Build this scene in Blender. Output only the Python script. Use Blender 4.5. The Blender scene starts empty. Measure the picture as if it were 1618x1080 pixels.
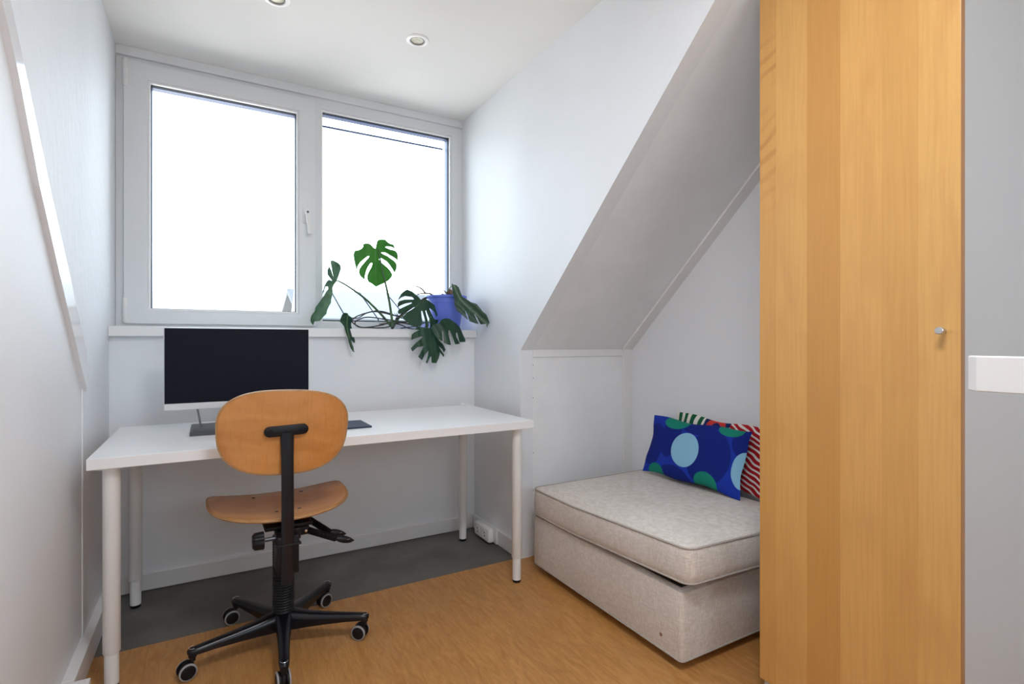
import bpy, bmesh, math, random
from mathutils import Vector, Matrix
random.seed(7)
C = bpy.context.scene
COL = C.collection
PI = math.pi
R = math.radians

# ------------------------------------------------------------------ camera
H = 1.085
cam = bpy.data.cameras.new('camera')
cam_ob = bpy.data.objects.new('camera', cam); COL.objects.link(cam_ob)
cam.sensor_fit = 'HORIZONTAL'; cam.sensor_width = 36.0
cam.lens = 835.0 / 1618.0 * 36.0
cam.shift_y = -1.0 / 1618.0
cam.clip_start = 0.02
cam_ob.location = (0, 0, H)
cam_ob.rotation_euler = (R(90), 0, R(-29.75))
C.camera = cam_ob

# ------------------------------------------------------------------ sky
world = bpy.data.worlds.new('sky'); C.world = world
world.use_nodes = True
wn = world.node_tree; wn.nodes.clear()
wo = wn.nodes.new('ShaderNodeOutputWorld')
bg = wn.nodes.new('ShaderNodeBackground')
tc = wn.nodes.new('ShaderNodeTexCoord')
sx = wn.nodes.new('ShaderNodeSeparateXYZ')
rp = wn.nodes.new('ShaderNodeValToRGB')
mr = wn.nodes.new('ShaderNodeMapRange')
mr.inputs['From Min'].default_value = -1; mr.inputs['From Max'].default_value = 1
wn.links.new(tc.outputs['Generated'], sx.inputs[0])
wn.links.new(sx.outputs['Z'], mr.inputs['Value'])
wn.links.new(mr.outputs[0], rp.inputs[0])
rp.color_ramp.elements[0].position = 0.0; rp.color_ramp.elements[0].color = (0.74, 0.74, 0.73, 1)
rp.color_ramp.elements[1].position = 1.0; rp.color_ramp.elements[1].color = (0.66, 0.82, 1.0, 1)
e = rp.color_ramp.elements.new(0.49); e.color = (0.72, 0.74, 0.75, 1)
e = rp.color_ramp.elements.new(0.51); e.color = (0.80, 0.90, 1.0, 1)
wn.links.new(rp.outputs[0], bg.inputs['Color'])
bg.inputs['Strength'].default_value = 4.0
wn.links.new(bg.outputs[0], wo.inputs[0])

C.view_settings.view_transform = 'Standard'
C.view_settings.look = 'None'
C.view_settings.gamma = 1.0
C.view_settings.use_curve_mapping = False
C.view_settings.exposure = 0.74
C.cycles.max_bounces = 12
C.cycles.diffuse_bounces = 8
C.cycles.transparent_max_bounces = 12

FILL_LAMP_W = 14.0       # unseen overhead lamp added as fill light, built further down

# ------------------------------------------------------------------ helpers
def tag(o, label=None, cat=None, group=None, kind=None):
    if label: o['label'] = label
    if cat: o['category'] = cat
    if group: o['group'] = group
    if kind: o['kind'] = kind
    return o

def empty(name, loc, rz=0.0, label=None, cat=None, group=None):
    o = bpy.data.objects.new(name, None); COL.objects.link(o)
    o.empty_display_size = 0.05
    o.location = loc; o.rotation_euler = (0, 0, rz)
    return tag(o, label, cat, group)

def obj(name, bm, m, parent=None, smooth=False, angle=None):
    bmesh.ops.recalc_face_normals(bm, faces=bm.faces)
    me = bpy.data.meshes.new(name); bm.to_mesh(me); bm.free()
    me.materials.append(m)
    if smooth:
        for p in me.polygons: p.use_smooth = True
        try: me.set_sharp_from_angle(angle=R(angle or 40))
        except Exception: pass
    o = bpy.data.objects.new(name, me); COL.objects.link(o)
    if parent: o.parent = parent
    return o

def struct(name, bm, m, parent=None, label=None, **k):
    o = obj(name, bm, m, parent, **k)
    if not parent:
        o['kind'] = 'structure'
        if label: o['label'] = label
    elif label: o['label'] = label
    return o

def NB(): return bmesh.new()

def box(bm, a, b, bev=0.0, seg=2):
    x0, y0, z0 = a; x1, y1, z1 = b
    vs = [bm.verts.new(p) for p in ((x0,y0,z0),(x1,y0,z0),(x1,y1,z0),(x0,y1,z0),(x0,y0,z1),(x1,y0,z1),(x1,y1,z1),(x0,y1,z1))]
    fs = [bm.faces.new([vs[i] for i in f]) for f in ((0,3,2,1),(4,5,6,7),(0,1,5,4),(1,2,6,5),(2,3,7,6),(3,0,4,7))]
    if bev > 0:
        es = list({e for f in fs for e in f.edges})
        bmesh.ops.bevel(bm, geom=es, offset=bev, segments=seg, profile=0.5, affect='EDGES')
    return bm

def prism(bm, pts, axis, a, b, bev=0.0):
    # pts: 2D polygon, extruded along axis from a to b
    def P(p, t):
        return {'x': (t, p[0], p[1]), 'y': (p[0], t, p[1]), 'z': (p[0], p[1], t)}[axis]
    v0 = [bm.verts.new(P(p, a)) for p in pts]; v1 = [bm.verts.new(P(p, b)) for p in pts]
    fs = [bm.faces.new(v0), bm.faces.new(v1[::-1])]
    n = len(pts)
    for i in range(n):
        fs.append(bm.faces.new([v0[i], v0[(i+1) % n], v1[(i+1) % n], v1[i]]))
    if bev > 0:
        es = list({e for f in fs for e in f.edges})
        bmesh.ops.bevel(bm, geom=es, offset=bev, segments=2, profile=0.5, affect='EDGES')
    return bm

def loft(bm, rings, cap=True, closed=True):
    V = [[bm.verts.new(p) for p in r] for r in rings]
    n = len(rings[0])
    for a, b in zip(V, V[1:]):
        for i in range(n if closed else n-1):
            bm.faces.new([a[i], a[(i+1) % n], b[(i+1) % n], b[i]])
    if cap:
        bm.faces.new(V[0][::-1]); bm.faces.new(V[-1])
    return bm

def lathe(bm, prof, c=(0,0,0), axis='z', n=32, cap=True):
    rings = []
    for r, h in prof:
        ring = []
        for i in range(n):
            t = 2*PI*i/n; u, v = r*math.cos(t), r*math.sin(t)
            p = {'z': (u, v, h), 'x': (h, u, v), 'y': (u, h, v)}[axis]
            ring.append((c[0]+p[0], c[1]+p[1], c[2]+p[2]))
        rings.append(ring)
    return loft(bm, rings, cap)

def smoothpath(pts, k=6):
    P = [Vector(p) for p in pts]; out = []
    for i in range(len(P)-1):
        p0 = P[max(i-1, 0)]; p1 = P[i]; p2 = P[i+1]; p3 = P[min(i+2, len(P)-1)]
        for j in range(k):
            t = j/k
            out.append(0.5*((2*p1) + (p2-p0)*t + (2*p0-5*p1+4*p2-p3)*t*t + (3*p1-p0-3*p2+p3)*t**3))
    out.append(P[-1]); return out

def tube(bm, pts, r, n=10, closed=False, r_end=None):
    P = [Vector(p) for p in pts]; rings = []
    m = len(P); prev = None
    for i, p in enumerate(P):
        if closed: d = P[(i+1) % m] - P[i-1]
        else: d = P[min(i+1, m-1)] - P[max(i-1, 0)]
        if d.length < 1e-9: d = Vector((0, 0, 1))
        d.normalize()
        if prev is None:
            up = Vector((0, 0, 1)) if abs(d.z) < 0.9 else Vector((1, 0, 0))
            a = d.cross(up).normalized()
        else:
            a = (prev - d*prev.dot(d)).normalized()
        prev = a; b = d.cross(a)
        rr = r if r_end is None else r + (r_end-r)*i/(m-1)
        rings.append([tuple(p + a*rr*math.cos(2*PI*j/n) + b*rr*math.sin(2*PI*j/n)) for j in range(n)])
    if closed:
        rings.append(rings[0]); 
        V = [[bm.verts.new(q) for q in rg] for rg in rings[:-1]]
        for k in range(len(V)):
            A, B = V[k], V[(k+1) % len(V)]
            for i in range(n): bm.faces.new([A[i], A[(i+1) % n], B[(i+1) % n], B[i]])
        return bm
    return loft(bm, rings)

def superell(a, b, e, n, cx=0, cy=0):
    out = []
    for i in range(n):
        t = 2*PI*i/n; c, s = math.cos(t), math.sin(t)
        out.append((cx + a*math.copysign(abs(c)**(2/e), c), cy + b*math.copysign(abs(s)**(2/e), s)))
    return out

def rrect(x0, y0, x1, y1, r, k=6, m=10):
    # rounded rectangle, with m extra points on each side
    out = []
    cs = [((x1-r, y1-r), 0), ((x0+r, y1-r), 90), ((x0+r, y0+r), 180), ((x1-r, y0+r), 270)]
    for q, ((cx, cy), a0) in enumerate(cs):
        for i in range(k+1):
            t = R(a0 + 90*i/k); out.append((cx + r*math.cos(t), cy + r*math.sin(t)))
        nx = cs[(q+1) % 4]; t = R(nx[1]); e = (nx[0][0] + r*math.cos(t), nx[0][1] + r*math.sin(t)); s = out[-1]
        for i in range(1, m): out.append((s[0]+(e[0]-s[0])*i/m, s[1]+(e[1]-s[1])*i/m))
    return out

# ------------------------------------------------------------------ materials
def mat(name, col, rough=0.5, metal=0.0, spec=0.5, noise=0.0, nscale=20.0, bump=0.0, bscale=80.0, coat=0.0, col2=None, stretch=(1,1,1)):
    m = bpy.data.materials.new(name); m.use_nodes = True
    nt = m.node_tree; b = nt.nodes['Principled BSDF']
    b.inputs['Base Color'].default_value = (*col, 1)
    b.inputs['Roughness'].default_value = rough
    b.inputs['Metallic'].default_value = metal
    b.inputs['Specular IOR Level'].default_value = spec
    if coat: b.inputs['Coat Weight'].default_value = coat; b.inputs['Coat Roughness'].default_value = 0.1
    t = nt.nodes.new('ShaderNodeTexCoord'); mp = nt.nodes.new('ShaderNodeMapping')
    mp.inputs['Scale'].default_value = stretch
    nt.links.new(t.outputs['Object'], mp.inputs[0])
    n1 = nt.nodes.new('ShaderNodeTexNoise'); n1.inputs['Scale'].default_value = nscale; n1.inputs['Detail'].default_value = 5
    nt.links.new(mp.outputs[0], n1.inputs['Vector'])
    mx = nt.nodes.new('ShaderNodeMix'); mx.data_type = 'RGBA'
    c2 = col2 or tuple(c*(1-noise) for c in col)
    mx.inputs['A'].default_value = (*col, 1); mx.inputs['B'].default_value = (*c2, 1)
    mr = nt.nodes.new('ShaderNodeMapRange'); mr.inputs['From Min'].default_value = 0.35; mr.inputs['From Max'].default_value = 0.65
    nt.links.new(n1.outputs['Fac'], mr.inputs['Value'])
    nt.links.new(mr.outputs[0], mx.inputs['Factor'])
    nt.links.new(mx.outputs['Result'], b.inputs['Base Color'])
    if bump:
        n2 = nt.nodes.new('ShaderNodeTexNoise'); n2.inputs['Scale'].default_value = bscale; n2.inputs['Detail'].default_value = 4
        nt.links.new(mp.outputs[0], n2.inputs['Vector'])
        bp = nt.nodes.new('ShaderNodeBump'); bp.inputs['Strength'].default_value = bump; bp.inputs['Distance'].default_value = 0.01
        nt.links.new(n2.outputs['Fac'], bp.inputs['Height']); nt.links.new(bp.outputs[0], b.inputs['Normal'])
    return m

class G:
    """small node-graph builder"""
    def __init__(s, name, rough=0.5):
        s.m = bpy.data.materials.new(name); s.m.use_nodes = True; s.nt = s.m.node_tree
        s.b = s.nt.nodes['Principled BSDF']; s.b.inputs['Roughness'].default_value = rough
        s.tc = s.nt.nodes.new('ShaderNodeTexCoord')
        s.sep = s.nt.nodes.new('ShaderNodeSeparateXYZ'); s.nt.links.new(s.tc.outputs['Object'], s.sep.inputs[0])
        s.X, s.Y, s.Z = s.sep.outputs
        s.O = s.tc.outputs['Object']
    def inp(s, sock, v):
        if isinstance(v, (int, float)): sock.default_value = v
        elif isinstance(v, tuple): sock.default_value = v if len(v) == 4 or len(sock.default_value) == 3 else (*v, 1)
        else: s.nt.links.new(v, sock)
    def math(s, op, a, b=0.0, c=0.0):
        n = s.nt.nodes.new('ShaderNodeMath'); n.operation = op
        s.inp(n.inputs[0], a); s.inp(n.inputs[1], b); s.inp(n.inputs[2], c); return n.outputs[0]
    def noise(s, scale, vec=None, detail=4, stretch=None, dist=0.0):
        n = s.nt.nodes.new('ShaderNodeTexNoise'); n.inputs['Scale'].default_value = scale; n.inputs['Detail'].default_value = detail
        n.inputs['Distortion'].default_value = dist
        v = vec or s.O
        if stretch:
            mp = s.nt.nodes.new('ShaderNodeMapping'); mp.inputs['Scale'].default_value = stretch
            s.nt.links.new(v, mp.inputs[0]); v = mp.outputs[0]
        s.nt.links.new(v, n.inputs['Vector']); return n.outputs['Fac']
    def rng(s, v, a, b, c=0.0, d=1.0):
        n = s.nt.nodes.new('ShaderNodeMapRange'); s.inp(n.inputs['Value'], v)
        for k, q in zip(('From Min', 'From Max', 'To Min', 'To Max'), (a, b, c, d)): n.inputs[k].default_value = q
        return n.outputs[0]
    def mix(s, f, a, b, blend='MIX'):
        n = s.nt.nodes.new('ShaderNodeMix'); n.data_type = 'RGBA'; n.blend_type = blend
        s.inp(n.inputs['Factor'], f); s.inp(n.inputs['A'], a); s.inp(n.inputs['B'], b); return n.outputs['Result']
    def disc(s, u, v, cu, cv, ru, rv, soft=0.03, wob=0.0):
        a = s.math('DIVIDE', s.math('SUBTRACT', u, cu), ru); b = s.math('DIVIDE', s.math('SUBTRACT', v, cv), rv)
        d = s.math('SQRT', s.math('ADD', s.math('MULTIPLY', a, a), s.math('MULTIPLY', b, b)))
        return s.rng(d, 1.0-soft, 1.0+soft, 1.0, 0.0)
    def bump(s, h, strength=0.3, dist=0.01):
        n = s.nt.nodes.new('ShaderNodeBump'); n.inputs['Strength'].default_value = strength; n.inputs['Distance'].default_value = dist
        s.nt.links.new(h, n.inputs['Height']); s.nt.links.new(n.outputs[0], s.b.inputs['Normal'])
    def col(s, c): s.inp(s.b.inputs['Base Color'], c); return s.m

M = {}
M['wall'] = mat('painted_wall', (0.79, 0.81, 0.835), 0.55, spec=0.3, noise=0.02, nscale=3, bump=0.06, bscale=60)
M['brushed_wall'] = mat('brushed_plaster_wall', (0.77, 0.79, 0.82), 0.62, spec=0.18, noise=0.02, nscale=3, bump=0.45, bscale=22, stretch=(1, 1.6, .6))
M['ceiling'] = mat('painted_ceiling', (0.82, 0.815, 0.80), 0.8, spec=0.2, noise=0.02, nscale=3, bump=0.03, bscale=90)
M['panel'] = mat('painted_panel', (0.85, 0.865, 0.88), 0.55, spec=0.3, noise=0.05, nscale=5, bump=0.05, bscale=50)
M['trim'] = mat('painted_trim', (0.80, 0.80, 0.80), 0.30, spec=0.5, noise=0.02, nscale=8)
M['gloss_trim'] = mat('gloss_painted_trim', (0.80, 0.80, 0.82), 0.12, spec=0.6, noise=0.02, nscale=8)
M['upvc'] = mat('window_plastic', (0.72, 0.74, 0.76), 0.28, spec=0.5, noise=0.01)
M['gasket'] = mat('gasket_black', (0.01, 0.012, 0.02), 0.5)
M['outer_frame'] = mat('outer_frame_blue_grey', (0.03, 0.05, 0.13), 0.4)
M['desk'] = mat('white_laminate', (0.86, 0.86, 0.87), 0.30, spec=0.5, noise=0.01, nscale=30)
M['white_metal'] = mat('white_powder_coat', (0.78, 0.78, 0.77), 0.35, spec=0.5, noise=0.01)
M['black'] = mat('black_plastic', (0.007, 0.007, 0.010), 0.42, spec=0.3, noise=0.2, nscale=60)
M['black_steel'] = mat('black_enamel_steel', (0.006, 0.007, 0.011), 0.25, spec=0.4, noise=0.1)
M['screen'] = mat('screen_glass', (0.006, 0.0075, 0.016), 0.45, spec=0.12, noise=0.1, nscale=3)
M['alu'] = mat('brushed_aluminium', (0.62, 0.63, 0.65), 0.3, metal=0.9, noise=0.1, nscale=80)
M['chrome'] = mat('chrome', (0.8, 0.8, 0.8), 0.12, metal=1.0)
M['dark_metal'] = mat('dark_grey_metal', (0.10, 0.105, 0.115), 0.35, metal=0.7, noise=0.1)
M['silver_plastic'] = mat('silver_plastic', (0.72, 0.73, 0.74), 0.35, metal=0.2)
M['grey_rubber'] = mat('grey_rubber', (0.33, 0.33, 0.34), 0.6, noise=0.1)
M['pot_blue'] = mat('blue_plastic_pot', (0.13, 0.20, 0.72), 0.38, spec=0.4, noise=0.08, nscale=6)
M['soil'] = mat('potting_soil', (0.05, 0.03, 0.02), 0.9, noise=0.5, nscale=60, bump=0.8, bscale=120)
M['root'] = mat('brown_root', (0.045, 0.03, 0.028), 0.6, noise=0.4, nscale=60)
M['tuber'] = mat('brown_tuber', (0.18, 0.11, 0.08), 0.8, noise=0.4, nscale=70, bump=0.4)
M['stem'] = mat('green_petiole', (0.06, 0.13, 0.045), 0.45, noise=0.3, nscale=40)
M['vein'] = mat('pale_green_vein', (0.16, 0.30, 0.12), 0.5, noise=0.1)
M['pad'] = mat('dark_blue_pad', (0.018, 0.032, 0.075), 0.55, noise=0.15, nscale=50)
M['socket'] = mat('white_socket', (0.78, 0.78, 0.76), 0.3)
M['dark_hole'] = mat('dark_hole', (0.01, 0.01, 0.01), 0.9)
M['carcass'] = mat('white_foil', (0.55, 0.55, 0.55), 0.45, spec=0.3, noise=0.01)

def leafmat(name, c1, c2, trans):
    g = G(name, 0.35)
    n = g.noise(14, detail=5); c = g.mix(g.rng(n, .35, .65), c1, c2)
    g.inp(g.b.inputs['Base Color'], c)
    t = g.nt.nodes.new('ShaderNodeBsdfTranslucent'); g.inp(t.inputs['Color'], g.mix(0.5, c, (0.16, 0.50, 0.03)))
    ms = g.nt.nodes.new('ShaderNodeMixShader'); ms.inputs[0].default_value = trans
    out = g.nt.nodes['Material Output']
    g.nt.links.new(g.b.outputs[0], ms.inputs[1]); g.nt.links.new(t.outputs[0], ms.inputs[2]); g.nt.links.new(ms.outputs[0], out.inputs[0])
    g.b.inputs['Specular IOR Level'].default_value = 0.4
    return g.m
M['leaf'] = leafmat('monstera_leaf', (0.020, 0.070, 0.035), (0.010, 0.042, 0.024), 0.16)
M['leaf_backlit'] = leafmat('monstera_backlit_leaf', (0.07, 0.20, 0.05), (0.045, 0.15, 0.04), 0.5)  # lighter green copy, painting in the light from behind the leaf

def glassmat():
    m = bpy.data.materials.new('window_glass'); m.use_nodes = True; nt = m.node_tree; nt.nodes.clear()
    o = nt.nodes.new('ShaderNodeOutputMaterial'); a = nt.nodes.new('ShaderNodeBsdfTransparent'); b = nt.nodes.new('ShaderNodeBsdfGlossy')
    a.inputs[0].default_value = (0.97, 0.985, 0.98, 1); b.inputs['Roughness'].default_value = 0.02
    f = nt.nodes.new('ShaderNodeFresnel'); f.inputs[0].default_value = 1.25
    ms = nt.nodes.new('ShaderNodeMixShader'); nt.links.new(f.outputs[0], ms.inputs[0])
    nt.links.new(a.outputs[0], ms.inputs[1]); nt.links.new(b.outputs[0], ms.inputs[2]); nt.links.new(ms.outputs[0], o.inputs[0])
    return m
M['leaf_pale'] = leafmat('monstera_leaf_back', (0.17, 0.29, 0.20), (0.030, 0.100, 0.048), 0.30)
M['dark_vein'] = mat('dark_green_vein', (0.035, 0.09, 0.045), 0.5)
M['glass'] = glassmat()

def woodfloor():
    g = G('oak_vinyl_floor', 0.38)
    # planks run along Y
    px = g.math('DIVIDE', g.X, 0.19); col = g.math('FLOOR', px)
    off = g.math('MULTIPLY', g.math('FRACT', g.math('MULTIPLY', col, 0.377)), 1.2)
    row = g.math('FLOOR', g.math('DIVIDE', g.math('ADD', g.Y, off), 1.2))
    cid = g.math('FRACT', g.math('MULTIPLY', g.math('SINE', g.math('ADD', g.math('MULTIPLY', col, 12.9), g.math('MULTIPLY', row, 78.2))), 437.5))
    n1 = g.noise(9, stretch=(5, 0.9, 1), detail=7, dist=1.2)
    n2 = g.noise(60, stretch=(4, 0.5, 1), detail=4)
    n3 = g.noise(3.0, stretch=(2.2, .8, 1), detail=3, dist=2.0)
    c = g.mix(g.rng(n1, .35, .68), (0.58, 0.290, 0.088), (0.44, 0.195, 0.050))
    c = g.mix(g.rng(n2, .45, .72, 0, .35), c, (0.26, 0.115, 0.035))
    c = g.mix(g.rng(n3, .5, .7, 0, .35), c, (0.46, 0.25, 0.10))
    c = g.mix(g.math('MULTIPLY', cid, 0.22), c, (0.30, 0.15, 0.055))
    seam = g.math('ABSOLUTE', g.math('SUBTRACT', g.math('FRACT', px), 0.5))
    c = g.mix(g.rng(seam, .494, .499, 0, .35), c, (0.12, 0.06, 0.02))
    g.b.inputs['Specular IOR Level'].default_value = 0.4
    g.bump(n2, 0.06, 0.004)
    return g.col(c)
M['floor'] = woodfloor()
M['concrete'] = mat('grey_floor', (0.150, 0.142, 0.130), 0.5, spec=0.35, col2=(0.105, 0.100, 0.094), nscale=5, bump=0.1, bscale=40)

def birch():
    g = G('maple_veneer', 0.30)
    g.Y = g.math('ADD', g.Y, 0.77)   # staves counted from the wall end
    st = [0.525, 0.606, 0.685, 0.784, 0.874, 0.967]
    # each stave of the veneer its own tone
    tones = [(0.64, 0.365, 0.120), (0.60, 0.325, 0.100), (0.64, 0.350, 0.112), (0.545, 0.275, 0.076), (0.63, 0.350, 0.110), (0.585, 0.310, 0.092), (0.65, 0.345, 0.105)]
    c = tones[0]
    for y, t in zip(st[1:], tones[1:]):
        k = g.math('GREATER_THAN', g.Y, y); c = g.mix(k, c, t)
    fine = g.noise(16, stretch=(1, 9, .35), detail=6)
    cloud = g.noise(4.0, stretch=(1, 2.2, .9), detail=3, dist=.6)
    c = g.mix(g.rng(fine, .4, .7, 0, .22), c, (0.42, 0.195, 0.055))
    c = g.mix(g.rng(cloud, .48, .70, 0, .40), c, (0.50, 0.245, 0.075))
    # curly figure on the far stave
    w = g.nt.nodes.new('ShaderNodeTexWave'); w.inputs['Scale'].default_value = 7; w.inputs['Distortion'].default_value = 5; w.inputs['Detail'].default_value = 2
    mp = g.nt.nodes.new('ShaderNodeMapping'); mp.inputs['Rotation'].default_value = (R(-62), 0, 0); mp.inputs['Scale'].default_value = (1, 1.0, 1)
    g.nt.links.new(g.O, mp.inputs[0]); g.nt.links.new(mp.outputs[0], w.inputs[0]); w.bands_direction = 'Y'
    fig = g.math('MULTIPLY', g.math('GREATER_THAN', g.Y, 0.967), g.rng(g.noise(2.2, stretch=(1, .2, 1)), .47, .56))
    fig = g.math('MULTIPLY', fig, g.rng(g.Z, 1.45, 1.75))
    c = g.mix(g.math('MULTIPLY', fig, g.rng(w.outputs['Color'], .45, .95, 0, .65)), c, (0.36, 0.135, 0.035))
    g.b.inputs['Specular IOR Level'].default_value = 0.45
    return g.col(c)
M['birch'] = birch()
M['birch_edge'] = mat('veneer_edge', (0.42, 0.19, 0.055), 0.4, noise=0.2, nscale=30, stretch=(1, 1, .1))

def ply():
    g = G('lacquered_plywood', 0.26)
    n = g.noise(7, stretch=(1, 1, 2.5), detail=5, dist=.8); f = g.noise(50, stretch=(4, 4, .4), detail=4)
    c = g.mix(g.rng(n, .35, .68), (0.600, 0.262, 0.075), (0.500, 0.200, 0.050))
    c = g.mix(g.rng(f, .45, .75, 0, .35), c, (0.40, 0.145, 0.034))
    g.b.inputs['Specular IOR Level'].default_value = 0.5
    return g.col(c)
M['ply'] = ply()
M['ply_edge'] = mat('plywood_edge', (0.50, 0.26, 0.10), 0.45, noise=0.35, nscale=160, stretch=(.2, .2, 3))

def linen():
    g = G('beige_linen', 0.9)
    a = g.noise(330, stretch=(1, 1, .12), detail=2); b = g.noise(330, stretch=(.12, .12, 1), detail=2); big = g.noise(5, detail=3)
    wv = g.math('ADD', g.math('MULTIPLY', a, .5), g.math('MULTIPLY', b, .5))
    c = g.mix(g.rng(wv, .40, .60), (0.59, 0.525, 0.47), (0.73, 0.68, 0.63))
    c = g.mix(g.rng(big, .4, .7, 0, .15), c, (0.45, 0.39, 0.34))
    g.bump(wv, 0.25, 0.003); g.b.inputs['Specular IOR Level'].default_value = 0.1
    g.b.inputs['Sheen Weight'].default_value = 0.2
    return g.col(c)
M['linen'] = linen()
M['piping'] = mat('beige_piping', (0.50, 0.45, 0.41), 0.9, spec=0.1, noise=0.25, nscale=300)
M['void'] = mat('black_gap_shade', (0.012, 0.012, 0.012), 0.9)  # near-black that stands for the shade in the cushion gap

def part(name, bm, m, root, smooth=False, angle=None, label=None):
    """a part whose shape was laid out in room coordinates"""
    p = root; off = Vector((0, 0, 0))
    while p is not None:
        off += Vector(p.location); p = p.parent
    bmesh.ops.translate(bm, vec=-off, verts=bm.verts)
    o = obj(name, bm, m, root, smooth, angle)
    if label: o['label'] = label
    return o

# ================================================================== ROOM
XL, XR, XN = -0.372, 1.345, 2.077       # dormer cheeks, niche wall
YW, YB, YK = 2.973, 2.80, 2.272         # window plane, wall under it, knee wall
ZC = 2.431
KS = 0.932                              # roof slope
def zs(y): return 1.041 + KS*(YK-0.004-y)
YT = YK-0.004 - (ZC-1.041)/KS           # where the slope meets the ceiling
YREAR = -2.2

bm = NB(); box(bm, (-0.5, YREAR, -0.06), (2.3, 2.285, 0)); struct('floor', bm, M['floor'], label='oak coloured plank floor')
bm = NB(); box(bm, (-0.5, 2.285, -0.06), (2.3, 3.05, -0.0008)); struct('floor', bm, M['concrete'], label='bare grey floor under the window end of the desk')
bm = NB(); box(bm, (-0.5, YREAR-.1, ZC), (2.3, 3.10, ZC+0.1)); struct('ceiling', bm, M['ceiling'])
bm = NB(); box(bm, (-0.50, YREAR, 0), (-0.376, 3.10, ZC)); struct('wall_left', bm, M['wall'])
# left dormer cheek, a thin board standing proud of the wall
def cheek(y): return zs(y)
bm = NB(); prism(bm, [(2.268, 0), (3.10, 0), (3.10, ZC), (YT, ZC), (2.268, 1.041-0.02)], 'x', -0.3765, XL); struct('wall_dormer_left', bm, M['brushed_wall'])
# right dormer cheek
bm = NB(); prism(bm, [(YK-0.004, 0), (3.10, 0), (3.10, ZC), (YT, ZC), (YK-0.004, 1.041)], 'x', XR, 1.417); struct('wall_dormer_right', bm, M['wall'])
bm = NB(); box(bm, (-0.372, YB, 0), (XR, 3.05, 1.107)); struct('wall_window', bm, M['wall'])
# niche: knee wall, slope and side wall
bm = NB(); box(bm, (1.417, YK, 0), (XN+0.1, YK+0.06, 1.05)); struct('wall_knee', bm, M['panel'])
bm = NB(); prism(bm, [(YK, zs(YK)+.004), (YT, ZC), (YT+0.12, ZC), (YK+0.06, zs(YK)+.06)], 'x', 1.417, XN+0.1); struct('ceiling_slope', bm, M['panel'])
bm = NB(); box(bm, (XN, YREAR, 0), (XN+0.1, YK+0.06, ZC)); struct('wall_right', bm, M['wall'])
# trims in the niche
bm = NB(); box(bm, (2.011, YK-0.013, 0), (XN, YK, 1.041), .0015); struct('trim_1', bm, M['trim'], label='narrow white strip down the niche corner')
bm = NB()
prism(bm, [(YK-0.004, zs(YK-.004)-.010), (YT, ZC-.010), (YT+.02, ZC), (YK, zs(YK)+.008)], 'x', 2.011, XN); struct('trim_2', bm, M['trim'], label='white strip following the roof slope beside the niche wall')
bm = NB(); box(bm, (1.417, YK-0.006, 1.004), (2.011, YK, 1.041), .002); struct('trim_3', bm, M['trim'], label='horizontal white strip along the top of the knee wall')
# nail heads along the knee wall joint
bm = NB()
for z in (0.33, 0.52, 0.66, 0.80, 0.90, 0.965): lathe(bm, [(0.0001, YK-.0008), (0.0022, YK-.0006), (0.0022, YK)], (1.4215, 0, z), 'y', 8)
struct('trim_4', bm, M['dark_hole'], label='row of tiny dark nail heads beside the knee wall joint')
# sloping corner strip on the left wall
low = [(0.73, 2.429), (1.481, 1.72), (1.699, 1.456), (1.975, 1.197), (2.277, 0.915)]
up = [(2.255, 1.057), (2.10, 1.205), (1.80, 1.481), (1.591, 1.695), (0.83, 2.429)]
TRIM5 = [(0.73, 2.429), (1.481, 1.72), (1.536, 1.665), (1.699, 1.465), (1.975, 1.197), (2.277, 0.915), (2.257, 1.057), (2.101, 1.205), (1.80, 1.481), (1.591, 1.690), (0.83, 2.429)]
bm = NB(); prism(bm, TRIM5, 'x', -0.3762, -0.362)
struct('trim_5', bm, M['gloss_trim'], label='glossy white corner strip sloping down the left wall')

# baseboards
def bboard(name, a, b, ax, bev=.004):
    bm = NB(); box(bm, a, b, bev); return struct(name, bm, M['trim'])
bboard('baseboard_back', (-0.345, 2.785, 0.001), (1.330, YB, 0.077), 'y')
bboard('baseboard_right', (1.330, YK+.002, 0.001), (XR, 2.785, 0.080), 'x')
bm = NB(); box(bm, (-0.39, 1.99, 0.001), (-0.345, 2.785, 0.090), .003); box(bm, (-0.39, 0.2, 0.001), (-0.345, 1.99, 0.090), .003); box(bm, (-0.39, 1.90, 0.001), (-0.306, 1.975, 0.092), .002)
struct('baseboard_left', bm, M['trim'])

# rear wall; its wide high window is added to let in fill light
RW = (-0.05, 1.40, 1.75, 2.30)
bm = NB()
box(bm, (-0.50, YREAR-.1, 0), (XN+.1, YREAR, RW[1])); box(bm, (-0.50, YREAR-.1, RW[3]), (XN+.1, YREAR, ZC))
box(bm, (-0.50, YREAR-.1, RW[1]), (RW[0], YREAR, RW[3])); box(bm, (RW[2], YREAR-.1, RW[1]), (XN+.1, YREAR, RW[3]))
struct('wall_rear', bm, M['wall'])

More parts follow.
